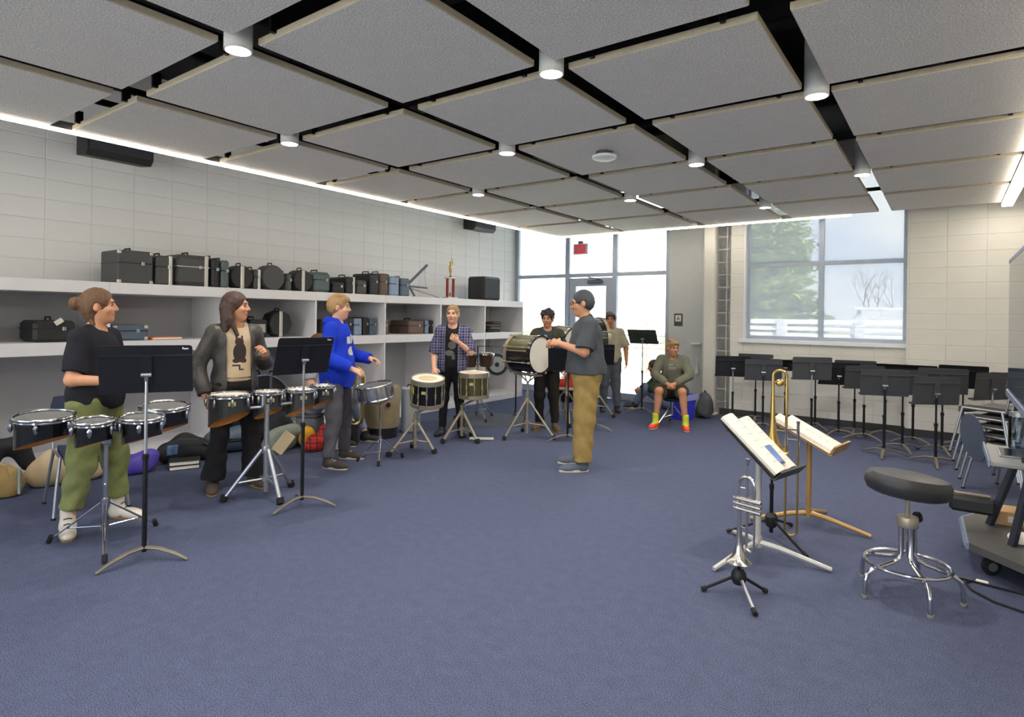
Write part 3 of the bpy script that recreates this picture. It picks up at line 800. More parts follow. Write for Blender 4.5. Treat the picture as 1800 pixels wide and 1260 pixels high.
    if belt:
        bz = J['pel'] + np.array([0, 0, .045 * s]); mm_ = MB(); pts = []
        for kk in range(28):
            a = 2 * PI * kk / 28; pts.append(bz + pl * math.cos(a) * (.160 * s * w + .012) * .97 + pf * math.sin(a) * (.116 * s + .012) * .97)
        mm_.tube(pts, .018, 6, closed=True, flat=.4); mm_.build('belt', belt, t)
    # ---------------- shirts
    def garment(g, nm):
        sd = SDF(res); inf = g.get('inf', .014)
        hem = g['hem'] * s if 'hem' in g else .05 * s
        hz = J['pel'] + spine * hem; hclip = None if g.get('seated') else [(hz, -spine)]
        torso(sd, inf, .06, g.get('pinf'), hclip)
        sd.cone(J['chest'], hz + fwd * belly * .3, .12 * s * w + inf, (g.get('hw', .135) * s * w) + inf + belly * .5, .06, flat=(fwd, 1.22 if not belly else 1.1), clip=hclip)
        for S in 'RL': arm(sd, S, inf * g.get('sl_inf', 1.15), g.get('sleeve', .8))
        if g.get('hood'):
            sd.cone(J['neck'] - latv * .07 * s + fwd * .02 + spine * .0, J['neck'] - fwd * .085 * s + spine * .01, .032 * s, .042 * s, .03)
            sd.cone(J['neck'] + latv * .07 * s + fwd * .02 + spine * .0, J['neck'] - fwd * .085 * s + spine * .01, .032 * s, .042 * s, .03)
        if g.get('collar'):
            for sg in (-1, 1): sd.cone(J['neck'] + latv * sg * .055 * s - fwd * .03 + spine * .03, J['neck'] + latv * sg * .035 * s + fwd * .06 - spine * .015, .018 * s, .016 * s, .015)
            sd.cone(J['neck'] + latv * .055 * s - fwd * .03 + spine * .03, J['neck'] - latv * .055 * s - fwd * .03 + spine * .03, .018 * s, .018 * s, .02)
        nk_ = J['neck'] + spine * g.get('neck', .0) + fwd * .02
        sd.cone(nk_ + fwd * .012 - spine * .005, nk_ + spine * .2, .058 * s, .07 * s, .01, sub=True)
        clips = []
        if g.get('open'):
            ow = g['open']
            def opn(X, Y, Zz):
                lx = (X - hz[0]) * latv[0] + (Y - hz[1]) * latv[1] + (Zz - hz[2]) * latv[2]
                ly = (X - hz[0]) * fwd[0] + (Y - hz[1]) * fwd[1] + (Zz - hz[2]) * fwd[2]
                return np.minimum(ow - np.abs(lx), ly - .0)
            clips.append(opn)
        return obj(nm, sd.mesh(nm, g['m'], wr=g.get('wr', .004), wf=g.get('wf', 30), clips=clips, seed=g.get('seed', 1), matfn=g.get('matfn')), t)
    if top: garment(top, top.get('name', 'shirt'))
    if over: garment(over, over.get('name', 'jacket'))
    # ---------------- shoes
    if shoes:
        for S in 'RL':
            a, f1 = J['an' + S], J['to' + S]; d = f1 - a; d[2] = 0; d = N3(d); a0 = np.array([a[0], a[1], 0]) - d * .035
            zz = max(0, min(a[2], f1[2] + .065) - .095 * s); up_ = np.array([0, 0, 1.0]); lt = np.cross(d, up_); SM = np.stack([d, lt, up_], 1)
            a0 = a0 + up_ * zz; L = .275 * s * shoes.get('len', 1)
            sh = SDF(.006); hh = shoes.get('h', .08)
            sh.ell(a0 + d * L * .12 + up_ * .045, (.055 * s, .043 * s, .05), .03, SM); sh.ell(a0 + d * L * .42 + up_ * .035, (.10 * s, .042 * s, .042), .03, SM); sh.ell(a0 + d * L * .62 + up_ * .028, (.085 * s, .046 * s, .034), .03, SM)
            sh.cone(a0 + d * L * .13 + up_ * .05, a + up_ * (hh - .08), .045 * s, .046 * s, .03)
            ft = a0 + up_ * .012; tp_ = a0 + up_ * (hh + .035)
            so = obj('shoe', sh.mesh('shoe', shoes['m'], clips=[lambda X, Y, Zz, ft=ft: ft[2] - Zz + 0 * X + 0 * Y, lambda X, Y, Zz, tp_=tp_: Zz - tp_[2] + 0 * X + 0 * Y], matfn=shoes.get('matfn')), t)
            sl = MB(); poly = []
            for kk in range(20):
                an = 2 * PI * kk / 20; x = math.cos(an); y = math.sin(an)
                px = L * (.45 + .49 * x); wdt = (.045 + .006 * x) * s * (abs(y) ** .7) * (1 if y > 0 else -1); pt = a0 + d * px * 1.0 - d * .012 + lt * wdt; poly.append((pt[0], pt[1]))
            sl.prism(poly[::1] if True else poly, shoes.get('sole_h', .022), M=Tr(0, 0, zz + .001)); sl.build('sole', shoes['sole'], so)
            if shoes.get('lace'):
                lc = MB()
                for kk in range(4):
                    c_ = a0 + d * L * (.30 + .09 * kk) + up_ * (.088 - .011 * kk + (.02 if hh > .1 and kk == 0 else 0)); lc.tube([c_ - lt * .024, c_ + up_ * .006, c_ + lt * .024], .0035, 5)
                lc.build('laces', shoes['lace'], so)
    if glasses:
        gl = MB()
        for sg in (-1, 1):
            pts = [HP(sg * .033 + .021 * math.cos(a), .104, .004 + .017 * math.sin(a)) for a in [2 * PI * kk / 14 for kk in range(14)]]
            gl.tube(pts, .0028, 5, closed=True); gl.tube([HP(sg * .054, .103, .008), HP(sg * .079, .07, .008), HP(sg * .081, -.005, .004)], .0025, 5)
        gl.tube([HP(-.012, .106, .006), HP(.012, .106, .006)], .0025, 5)
        gl.build('glasses', black_plastic, t)
    return t, J, HP
# ------------------------------------------------------------------ cloth materials and the ten people
def cloth(name, rgb, rough=.9, var=.08, bump=.15): return mat(name, rgb, rough, 0, var, 14, bump, 220, spec=.2)
def print_mat(name, base, ink, shapes, rough=.9):
    m = cloth(name, base, rough); nt = m.node_tree; b = nt.nodes['Principled BSDF']
    src = b.inputs['Base Color'].links[0].from_socket
    tcn = nt.nodes.new('ShaderNodeTexCoord'); sp = nt.nodes.new('ShaderNodeSeparateXYZ'); nt.links.new(tcn.outputs['Object'], sp.inputs[0])
    def mt(op, a, b_=None, c=None):
        n = nt.nodes.new('ShaderNodeMath'); n.operation = op
        for i, v in enumerate((a, b_, c)):
            if v is None: continue
            if isinstance(v, (int, float)): n.inputs[i].default_value = v
            else: nt.links.new(v, n.inputs[i])
        return n.outputs[0]
    acc = None
    for (k, cx, cz, rx, rz) in shapes:
        dx = mt('DIVIDE', mt('SUBTRACT', sp.outputs['X'], cx), rx); dz = mt('DIVIDE', mt('SUBTRACT', sp.outputs['Z'], cz), rz)
        if k == 'e': d = mt('ADD', mt('MULTIPLY', dx, dx), mt('MULTIPLY', dz, dz))
        else: d = mt('MAXIMUM', mt('ABSOLUTE', dx), mt('ABSOLUTE', dz))
        f = mt('LESS_THAN', d, 1.0)
        acc = f if acc is None else mt('MAXIMUM', acc, f)
    acc = mt('MULTIPLY', acc, mt('GREATER_THAN', sp.outputs['Y'], 0.02))
    mxn = nt.nodes.new('ShaderNodeMixRGB'); nt.links.new(acc, mxn.inputs[0]); nt.links.new(src, mxn.inputs[1]); mxn.inputs[2].default_value = lin(*ink)
    nt.links.new(mxn.outputs[0], b.inputs['Base Color'])
    return m
def plaid_mat(name, c0, c1, c2):
    m = cloth(name, c0); nt = m.node_tree; b = nt.nodes['Principled BSDF']
    tcn = nt.nodes.new('ShaderNodeTexCoord'); last = None
    col = None
    for ax_, c_ in (('X', c1), ('Z', c1), ('X', c2), ('Z', c2)):
        w_ = nt.nodes.new('ShaderNodeTexWave'); w_.bands_direction = ax_; w_.inputs['Scale'].default_value = 4.5 if c_ == c1 else 9.0
        w_.inputs['Phase Offset'].default_value = 0 if c_ == c1 else 1.2
        nt.links.new(tcn.outputs['Object'], w_.inputs[0])
        rpn = nt.nodes.new('ShaderNodeValToRGB'); rpn.color_ramp.elements[0].position = .62 if c_ == c1 else .93; rpn.color_ramp.elements[1].position = .72 if c_ == c1 else .97
        nt.links.new(w_.outputs['Fac'], rpn.inputs[0])
        mxn = nt.nodes.new('ShaderNodeMixRGB')
        mu = nt.nodes.new('ShaderNodeMath'); mu.operation = 'MULTIPLY'; mu.inputs[1].default_value = .5; nt.links.new(rpn.outputs[0], mu.inputs[0]); nt.links.new(mu.outputs[0], mxn.inputs[0])
        if col is None: mxn.inputs[1].default_value = lin(*c0)
        else: nt.links.new(col, mxn.inputs[1])
        mxn.inputs[2].default_value = lin(*c_); col = mxn.outputs[0]
    nt.links.new(col, b.inputs['Base Color'])
    return m
hair_brown = mat('brown hair', (104, 72, 46), .55, 0, .2, 60, .4, 160, stretch=(1, 1, .2)); hair_dark = mat('dark brown hair', (70, 48, 38), .5, 0, .25, 60, .4, 160, stretch=(1, 1, .2))
hair_blond = mat('sandy blond hair', (176, 138, 92), .6, 0, .2, 60, .4, 160); hair_black = mat('black hair', (34, 30, 30), .5, 0, .2, 60, .4, 120)
hair_grey = mat('dark grey hair', (62, 66, 72), .6, 0, .2, 60, .4, 160); hair_dirty = mat('dull gold hair', (150, 122, 82), .6, 0, .2, 60, .4, 160)
sole_tan = mat('tan gum sole', (150, 118, 74), .8); sole_white = mat('off white sole', (206, 196, 176), .7); shoe_black = mat('black shoe', (34, 32, 32), .6)
shoe_cream = mat('cream leather', (222, 212, 196), .55, 0, .04)
# girl in olive trousers at the near tenor drums
tee1 = print_mat('black tee with pale letters', (38, 38, 44), (168, 190, 226), [('b', .035, 1.245, .05, .012), ('b', .02, 1.20, .012, .03), ('b', .02, 1.175, .04, .008), ('b', .02, 1.225, .04, .007), ('b', .06, 1.20, .010, .03), ('b', .02, 1.12, .012, .03), ('b', .05, 1.095, .035, .008), ('b', .08, 1.12, .012, .03), ('e', .03, 1.035, .035, .03)])
person('person with a brown hair bun, black tee and olive cargo trousers', (-4.90, 1.71, 0), 36, 1.67, SK2,
       j=dict(anR=(.165, -.065, .092), toR=(.285, .025, .03), anL=(-.16, .06, .092), toL=(-.15, .22, .03), knR=(.13, .0, .47), knL=(-.125, .06, .47),
              elR=(.235, .0, 1.055), wrR=(.17, .255, 1.045), elL=(-.235, .02, 1.06), wrL=(-.12, .25, 1.00)),
       head=(26, 2), top=dict(m=tee1, hem=-.07, inf=.013, pinf=.056, sleeve=.82, hw=.135, wr=.005, sl_inf=1.7), bottom=dict(m=cloth('olive cotton', (130, 134, 84), .9, .14), inf=.030, end=.80, wr=.007, cuff=True),
       shoes=dict(m=shoe_cream, sole=sole_tan, lace=rubber, h=.15, sole_h=.03), hair=dict(style='bun', m=hair_brown), res=.007, handp=dict(R=dict(curl=.7, n=(-.3, 0, -1)), L=dict(curl=.7, n=(.3, 0, -1))))
# girl with the cat tee
cat_s = [('e', 0.0, 1.185, .055, .085), ('e', 0.005, 1.275, .036, .034), ('b', -.018, 1.312, .008, .016), ('b', .026, 1.312, .008, .016), ('e', -.03, 1.115, .028, .02), ('e', .03, 1.115, .028, .02), ('b', .03, 1.075, .03, .007), ('b', 0.005, 1.06, .007, .02), ('b', -.01, 1.04, .02, .006)]
cat_tee = print_mat('tan tee with a cat print', (188, 168, 138), (62, 54, 50), cat_s)
leather = mat('worn dark leather', (62, 58, 53), .38, 0, .2, 14, .5, 50)
person('person with long dark hair, cat print tee, open leather jacket and flared trousers', (-5.0, 2.79, 0), -10, 1.69, SK2,
       j=dict(anR=(.15, -.05, .095), toR=(.20, .10, .03), anL=(-.165, .02, .095), toL=(-.20, .17, .03), knR=(.12, .02, .49), knL=(-.13, .04, .49),
              elR=(.29, -.05, 1.07), wrR=(.25, .06, .815), elL=(-.26, -.02, 1.08), wrL=(-.20, .13, 1.17)),
       head=(54, 1), top=dict(m=cat_tee, hem=.03, inf=.010, sleeve=.5, wr=.003), over=dict(m=leather, hem=-.12, inf=.023, sleeve=1.9, open=.10, wr=.006, hw=.16, collar=True, neck=-.02),
       bottom=dict(m=cloth('black denim', (36, 34, 36), .85, .12), inf=.014, end=.97, flare=.045, wr=.005), belt=black_plastic, shoes=dict(m=mat('brown suede', (72, 62, 50), .8), sole=sole_tan),
       hair=dict(style='long', m=hair_dark), res=.007, handp=dict(L=dict(curl=.6, n=(.8, .2, -.3)), R=dict(curl=.5)))
# boy in the blue hooded sweatshirt
hood_blue = print_mat('royal blue sweatshirt', (34, 62, 196), (206, 204, 190), [('e', 0, 1.15, .075, .045), ('b', -.05, 1.26, .022, .035), ('b', 0.0, 1.27, .018, .045), ('b', .05, 1.26, .022, .035)])
person('person with sandy hair in a royal blue hooded sweatshirt and grey joggers', (-5.04, 3.90, 0), 32, 1.71, SK1,
       j=dict(anR=(.205, .0, .095), toR=(.235, .165, .03), anL=(-.20, .02, .095), toL=(-.21, .19, .03), knR=(.15, .03, .49), knL=(-.15, .03, .49),
              elR=(.25, -.02, 1.09), wrR=(.20, .22, .985), elL=(-.25, .04, 1.10), wrL=(-.16, .30, 1.06)),
       head=(10, -3), top=dict(m=hood_blue, hem=-.15, inf=.026, pinf=.066, sleeve=1.96, hood=True, wr=.006, hw=.165, name='hooded_sweatshirt'), bottom=dict(m=cloth('charcoal jersey', (88, 86, 92), .9, .12), inf=.020, end=.98, wr=.006),
       shoes=dict(m=mat('dark brown trainer', (66, 58, 52), .7), sole=sole_white, lace=sole_white), hair=dict(style='mop', m=hair_blond), handp=dict(R=dict(curl=.5, n=(-.5, 0, -1)), L=dict(curl=.6, n=(.5, 0, -1))))
# seated figure half hidden behind the blue sweatshirt
person('person in pale jeans and black trainers seated behind the blue sweatshirt', (-6.02, 4.34, 0), 28, 1.66, SK1,
       j=dict(pel=(0, 0, .52), chest=(0, .02, .84), neck=(0, .03, 1.01), head=(0, .06, 1.16), shR=(.16, .02, .97), shL=(-.16, .02, .97), elR=(.22, .06, .72), elL=(-.22, .06, .72), wrR=(.14, .24, .60), wrL=(-.14, .24, .60),
              hiR=(.085, .02, .50), hiL=(-.085, .02, .50), knR=(.13, .41, .52), knL=(-.13, .42, .50), anR=(.08, .36, .10), toR=(.10, .52, .03), anL=(-.20, .55, .10), toL=(-.23, .71, .03)),
       top=dict(m=cloth('light grey tee', (176, 178, 182)), hem=-.05, inf=.016, sleeve=.8, seated=True), bottom=dict(m=cloth('pale denim', (136, 152, 182), .85, .15), inf=.014, end=.86, wr=.004),
       shoes=dict(m=shoe_black, sole=sole_white, h=.1), hair=dict(style='short', m=hair_brown))
cube = thing('storage_stool', 'low grey box stool under the person seated behind the blue sweatshirt', 'stool', (-6.04, 4.33, 0), R(28))
MB().box((0, -.05, .16), (.25, .24, .32), 0, None, .02).build('body', mat('grey plastic crate', (110, 112, 118), .6), cube)
MB().box((0, -.05, .335), (.26, .25, .03), 0, None, .012).build('seat', mat('grey seat pad', (86, 88, 94), .8), cube)
# girl in the plaid shirt
plaid = plaid_mat('navy plaid flannel', (44, 50, 86), (96, 88, 120), (196, 196, 208))
tee_b = print_mat('black tee with faded print', (36, 36, 36), (104, 104, 98), [('e', -.01, 1.15, .05, .05), ('e', .02, 1.05, .06, .035), ('b', -.03, 1.0, .02, .03), ('e', -.02, 1.26, .03, .02)])
person('person with tied blond hair in an open navy plaid shirt over a black tee', (-5.11, 5.74, 0), -56, 1.65, SK1,
       j=dict(anR=(.12, -.02, .09), anL=(-.125, .02, .09), toR=(.16, .13, .03), toL=(-.17, .16, .03), elR=(.235, .02, 1.03), wrR=(.20, .20, .86), elL=(-.24, .06, 1.06), wrL=(-.09, .20, 1.20)),
       head=(-5, 0), top=dict(m=tee_b, hem=-.03, inf=.010, sleeve=.5, wr=.003), over=dict(m=plaid, hem=-.10, inf=.026, sleeve=.98, open=.08, wr=.005, hw=.16, collar=True, name='plaid_shirt', neck=-.02),
       bottom=dict(m=cloth('black stretch cotton', (34, 34, 36), .85), inf=.008, end=.97, wr=.003), shoes=dict(m=shoe_black, sole=shoe_black), hair=dict(style='tied', m=hair_dirty, th=.008), res=.008,
       handp=dict(R=dict(curl=.4, n=(-.4, .2, -1)), L=dict(curl=.8, n=(.2, -1, 0))))
# boy with black curls behind the first bass drum
person('person with black curly hair in dark clothes behind the bass drum on its stand', (-4.38, 6.84, 0), -62, 1.61, SK3,
       j=dict(anR=(.10, -.03, .09), anL=(-.12, .02, .09), toR=(.15, .12, .03), toL=(-.17, .16, .03), elR=(.25, -.03, 1.04), wrR=(.25, .04, .82), elL=(-.25, -.03, 1.04), wrL=(-.25, .04, .82)),
       head=(-8, -8), top=dict(m=cloth('dark green tee', (52, 66, 68)), hem=-.08, inf=.018, sleeve=.85, hw=.14), over=dict(m=cloth('olive vest', (66, 66, 52)), hem=-.10, inf=.03, sleeve=.2, open=.085, hw=.15, name='vest', neck=-.03),
       bottom=dict(m=cloth('black brown twill', (40, 37, 33), .9), inf=.018, end=.97, wr=.005), shoes=dict(m=mat('brown trainer', (92, 76, 56), .7), sole=sole_tan), hair=dict(style='curly', m=hair_black, th=.016), res=.0085, handp=dict(R=dict(curl=.6), L=dict(curl=.6)))
# teacher
person('person with grey hair and glasses in a charcoal polo shirt and khaki trousers', (-2.94, 5.33, 0), 212, 1.80, SK2,
       j=dict(anL=(-.115, .03, .095), toL=(-.14, .20, .03), anR=(.16, .04, .095), toR=(.19, .21, .03), elL=(-.275, .04, 1.19), wrL=(-.13, .27, 1.26), elR=(.27, .08, 1.20), wrR=(.07, .32, 1.25), head=(0, .05, 1.665), neck=(0, .005, 1.51)),
       head=(0, -9), top=dict(m=cloth('charcoal pique', (74, 78, 82), .9), hem=-.01, inf=.024, pinf=.05, sleeve=.9, collar=True, wr=.005, hw=.16, sl_inf=1.4, name='polo_shirt'), bottom=dict(m=cloth('khaki twill', (156, 130, 78), .85, .1), inf=.034, end=.985, wr=.005, flare=.012),
       shoes=dict(m=mat('slate canvas', (86, 92, 104), .8), sole=sole_white, len=1.05), hair=dict(style='short', m=hair_grey, th=.007), belly=.032, glasses=True, build=1.08,
       handp=dict(L=dict(curl=.75, n=(.9, 0, -.4), d=(.5, .8, .15)), R=dict(curl=.7, n=(-.9, 0, -.4), d=(-.6, .75, .1))))
# boy in the beige tee near the doors
person('person with brown hair in a beige tee and grey jeans near the glass doors', (-4.40, 8.76, 0), -58, 1.60, SK3,
       j=dict(anR=(.11, -.02, .09), anL=(-.12, .02, .09), elL=(-.25, -.01, 1.03), wrL=(-.25, .08, .83), elR=(.25, .02, 1.05), wrR=(.19, .14, .93)),
       head=(-12, -6), top=dict(m=cloth('beige jersey', (176, 168, 146)), hem=-.06, inf=.026, sleeve=.9, hw=.15), bottom=dict(m=cloth('grey denim', (92, 98, 104), .85), inf=.022, end=.97, wr=.005),
       shoes=dict(m=shoe_black, sole=sole_tan), hair=dict(style='mop', m=hair_dark), res=.009, handp=dict(R=dict(curl=.5), L=dict(curl=.4)))
# boy seated on a drum throne
def shoe_red(c): return ((c[:, 2] > .075)).astype(int)
person('person in an olive hooded sweatshirt, shorts and bright red trainers seated on a throne', (-3.20, 8.36, 0), -72, 1.58, SK3,
       j=dict(pel=(0, 0, .53), chest=(0, .07, .82), neck=(0, .10, .985), head=(0, .145, 1.105), shR=(.155, .085, .94), shL=(-.155, .085, .94), elR=(.235, .17, .72), elL=(-.235, .17, .72), wrR=(.05, .38, .615), wrL=(-.05, .38, .62),
              hiR=(.085, .02, .51), hiL=(-.085, .02, .51), knR=(.16, .40, .515), knL=(-.15, .40, .515), anR=(.20, .42, .10), toR=(.24, .57, .03), anL=(-.20, .42, .10), toL=(-.22, .57, .03)),
       head=(35, -5), top=dict(m=print_mat('olive grey sweatshirt', (108, 108, 92), (140, 140, 126), [('b', 0, .82, .05, .02), ('e', .02, .87, .035, .015)]), hem=-.02, inf=.022, sleeve=1.95, hood=True, wr=.006, name='hooded_sweatshirt'),
       bottom=dict(m=cloth('dark olive shorts', (72, 72, 58)), inf=.02, end=.44, wr=.004), shoes=dict(m=[mat('signal red trainer', (232, 66, 46), .6), mat('neon yellow sock', (196, 204, 40), .8)], matfn=shoe_red, sole=sole_white, lace=sole_white, h=.17),
       hair=dict(style='mop', m=hair_dirty), res=.0085, handp=dict(R=dict(curl=.7, d=(-.8, .4, -.2), n=(0, -.2, -1)), L=dict(curl=.7, d=(.8, .4, -.2), n=(0, -.2, -1))))
# figure sitting on the floor by the doors
person('person in a dark green top and blue jeans sitting on the floor by the doors', (-3.80, 9.72, 0), 207, 1.55, SK3,
       j=dict(pel=(0, 0, .13), chest=(0, .12, .42), neck=(0, .18, .58), head=(0, .24, .70), shR=(.15, .15, .54), shL=(-.15, .15, .54), elR=(.23, .28, .36), elL=(-.23, .28, .36), wrR=(.12, .46, .30), wrL=(-.12, .46, .30),
              hiR=(.085, .02, .12), hiL=(-.085, .02, .12), knR=(.20, .36, .33), knL=(-.18, .38, .34), anR=(.10, .52, .09), toR=(.12, .66, .03), anL=(-.10, .55, .09), toL=(-.12, .69, .03)),
       head=(0, -12), top=dict(m=cloth('bottle green sweat', (58, 70, 58)), hem=-.02, inf=.024, sleeve=1.9, wr=.005, seated=True), bottom=dict(m=cloth('washed blue denim', (110, 122, 142), .85, .15), inf=.02, end=.95, wr=.004),
       shoes=dict(m=shoe_black, sole=sole_white), hair=dict(style='short', m=hair_dark), res=.009)
# round throne under the seated boy
th_ = thing('drum_throne', 'small drum throne with chrome tripod under the seated person in shorts', 'stool', (-3.20, 8.36, 0), R(-72))
MB().lathe([(0, .335), (.12, .335), (.135, .35), (.135, .375), (.115, .39), (0, .39)], 20).build('seat', black_plastic, th_)
MB().tube([(0, 0, .12), (0, 0, .337)], .016, 10).build('post', chrome, th_)
for k in range(3):
    a = R(-90 + 120 * k + 40); x, y = math.cos(a), math.sin(a)
    l = MB().tube([(x * .02, y * .02, .27), (x * .24, y * .24, .02)], .010, 6).tube([(x * .02, y * .02, .13), (x * .17, y * .17, .10)], .007, 6).build('leg', chrome, th_)
    MB().tube([(x * .235, y * .235, .028), (x * .255, y * .255, .006)], .017, 8).build('rubber_foot', rubber, l)
# ------------------------------------------------------------------ drums
shell_black = mat('black lacquer shell', (16, 16, 18), .25, 0, .05, coat=.3)
shell_char = mat('satin charcoal shell', (50, 52, 52), .4, 0, .05)
wood_in = mat('orange birch shell inside', (222, 146, 62), .5, 0, .12, 6, stretch=(1, 1, 6))
head_grey = mat('grey mesh drum head', (106, 106, 104), .75, 0, .06, 20); head_white = mat('coated white drum head', (226, 218, 204), .7, 0, .03)
head_cream = mat('cream kevlar head', (206, 186, 146), .7, 0, .05); champagne = mat('worn champagne hardware', (168, 158, 138), .4, .6, .1)
badge_m = mat('pale gold badge', (212, 200, 130), .4, .3); olive_shell = mat('olive gold lacquer shell', (86, 82, 52), .3, .2, .08)
def circle(r, z, n=24, c=(0, 0)): return [(c[0] + r * math.cos(2 * PI * k / n), c[1] + r * math.sin(2 * PI * k / n), z) for k in range(n)]
def lug_part(parent, x, y, a, z0, z1, m, r=.014, off=.018):
    cx, cy = x + math.cos(a) * off, y + math.sin(a) * off
    MB().tube([(cx, cy, z0), (cx, cy, z0 - (z0 - z1) * .25), (cx, cy, z1 + (z0 - z1) * .3), (cx, cy, z1)], [r * .55, r, r * .9, r * .3], 8).tube([(cx, cy, z0 + .03), (cx, cy, z0)], r * .35, 6).build('lug', m, parent)
def tenor(parent, c, r, hmin, hmax, cut, shell, headm, hoopm=chrome, nl=6, badge=None, badge_a=-54, lean=0, lean_dir=0):
    """drum hung at c = centre of the top rim; its shell is cut on a slant, deepest towards angle cut"""
    seg = 32; x0, y0, z0 = c; mb = MB(); n = seg
    vs_ = []
    for k in range(n):
        a = 2 * PI * k / n; zb = -(hmin + (hmax - hmin) * (1 + math.cos(a - cut)) / 2)
        for rr, zz in ((r, -.012), (r, zb), (r - .008, zb), (r - .008, -.02)): vs_.append((x0 + rr * math.cos(a), y0 + rr * math.sin(a), z0 + zz))
    for k in range(n):
        l = (k + 1) % n
        mb.add([vs_[4 * k], vs_[4 * k + 1], vs_[4 * l + 1], vs_[4 * l]], [(0, 1, 2, 3)], 0)
        mb.add([vs_[4 * k + 1], vs_[4 * k + 2], vs_[4 * l + 2], vs_[4 * l + 1]], [(0, 1, 2, 3)], 2)
        mb.add([vs_[4 * k + 2], vs_[4 * k + 3], vs_[4 * l + 3], vs_[4 * l + 2]], [(0, 1, 2, 3)], 1)
    d = mb.build('drum', [shell, wood_in, hoopm], parent)
    T = Tr(x0, y0, z0)
    MB().lathe([(0, .004), (r * .72, .004), (r * .74, .0055), (r - .004, .002), (r - .002, -.006), (r - .004, -.012), (0, -.012)], 32, M=T).build('drum_head', headm, d)
    MB().tube(circle(r + .008, z0 + .006, 32, (x0, y0)), .0095, 8, closed=True).tube(circle(r + .007, z0 - .012, 32, (x0, y0)), .007, 6, closed=True).build('hoop', hoopm, d)
    for k in range(nl):
        a = 2 * PI * (k + .5) / nl; lug_part(d, x0 + r * math.cos(a), y0 + r * math.sin(a), a, z0 - .02, z0 - .02 - hmin * .5, hoopm)
    if badge:
        a = R(badge_a); m4 = Tr(x0 + (r + .002) * math.cos(a), y0 + (r + .002) * math.sin(a), z0 - .055) @ Rz(a)
        MB().box((0, 0, 0), (.004, .055, .032), 0, None, .001).build('badge', badge, d).matrix_local = m4
    if lean: d.matrix_local = Tr(*c) @ Rz(R(lean_dir)) @ Ry(R(lean)) @ Rz(R(-lean_dir)) @ Tr(-c[0], -c[1], -c[2])
    return d
def tripod(parent, feet, hub_z, top, pole_r, m, footm=rubber, brace=True, center=None, double=True, leg_r=.011):
    cx, cy = center if center else (sum(p[0] for p in feet) / 3, sum(p[1] for p in feet) / 3)
    MB().tube([(cx, cy, .05), (cx, cy, hub_z + .1), (cx, cy, top)], [pole_r, pole_r, pole_r * .85], 10).build('pole', m, parent)
    MB().lathe([(0, -.03), (pole_r * 1.7, -.03), (pole_r * 1.9, 0), (pole_r * 1.7, .03), (0, .03)], 12, M=Tr(cx, cy, hub_z)).build('collar', m, parent)
    MB().lathe([(0, -.02), (pole_r * 1.6, -.02), (pole_r * 1.6, .02), (0, .02)], 12, M=Tr(cx, cy, hub_z * .35 + .02)).build('collar', m, parent)
    MB().tube([(cx, cy, hub_z + .12), (cx + .04, cy - .02, hub_z + .12)], .008, 6).build('wing_bolt', m, parent)
    for (x, y) in feet:
        d = Vector((x - cx, y - cy, 0)).normalized(); sd_ = Vector((-d.y, d.x, 0)) * .010
        a = Vector((cx, cy, hub_z)) + d * pole_r * 1.5; b = Vector((x, y, .02)); mm_ = MB()
        if double:
            for sg in (-1, 1): mm_.tube([a + sd_ * sg, b * .92 + a * .08 + sd_ * sg * .5, b], leg_r * .62, 6)
        else: mm_.tube([a, b], leg_r, 8)
        if brace:
            q = a * .32 + b * .68; mm_.tube([(cx, cy, hub_z * .35 + .02), q], leg_r * .6, 6)
        l = mm_.build('leg', m, parent)
        MB().tube([b + Vector((0, 0, .03)) - d * .012, b + Vector((0, 0, -.012)) + d * .008], leg_r * 1.9, 8).build('rubber_foot', footm, l)
# near set of four tenor drums
t = thing('tenor_drums', 'four black tenor drums with grey heads on a chrome stand before the olive trousers', 'drums', (-4.45, 1.62, 0))
ox, oy = -4.45, 1.62
L2 = lambda x, y: (x - ox, y - oy)
for (x, y, r, z, h0, h1) in ((-4.62, 1.33, .152, .85, .105, .225), (-4.29, 1.49, .100, .835, .105, .175), (-4.20, 1.73, .113, .84, .105, .185), (-4.50, 2.00, .148, .85, .11, .235)):
    tenor(t, L2(x, y) + (z,), r, h0, h1, R(195), shell_black, head_grey, nl=6, lean=4.5, lean_dir=-20)
tripod(t, [L2(-4.10, 1.49), L2(-4.73, 1.40), L2(-4.53, 1.96)], .27, .66, .015, chrome, leg_r=.009)
MB().tube([(0, 0, .64), (.0, .0, .74)], .02, 8).tube([(-.1, -.12, .74), (0, 0, .75), (.16, -.09, .75)], .012, 8).tube([(-.02, .22, .74), (0, 0, .75), (.27, .03, .75)], .012, 8).box((0, 0, .69), (.06, .05, .08), 0, None, .01).build('mount', chrome, t)
# second set
t = thing('tenor_drums', 'four charcoal tenor drums with white heads and orange insides on an aluminium stand', 'drums', (-4.56, 2.83, 0))
ox, oy = -4.56, 2.83
for (x, y, r, z, h0, h1) in ((-4.71, 2.59, .155, .855, .13, .275), (-4.64, 2.89, .114, .855, .125, .235), (-4.58, 3.16, .118, .855, .125, .24), (-4.63, 3.43, .095, .86, .115, .205)):
    tenor(t, L2(x, y) + (z,), r, h0, h1, R(192), shell_char, head_white, nl=8, badge=badge_m, badge_a=-22)
tripod(t, [L2(-4.69, 2.54), L2(-4.29, 2.79), L2(-4.64, 3.12)], .40, .72, .021, alu, double=False, leg_r=.016)
MB().tube([(-.08, -.1, .74), (0, 0, .75), (.02, .42, .76)], .014, 8).tube([(0, 0, .70), (0, 0, .77)], .026, 8).box((-.02, -.02, .8), (.05, .05, .1), 0, None, .008).build('mount', alu, t)
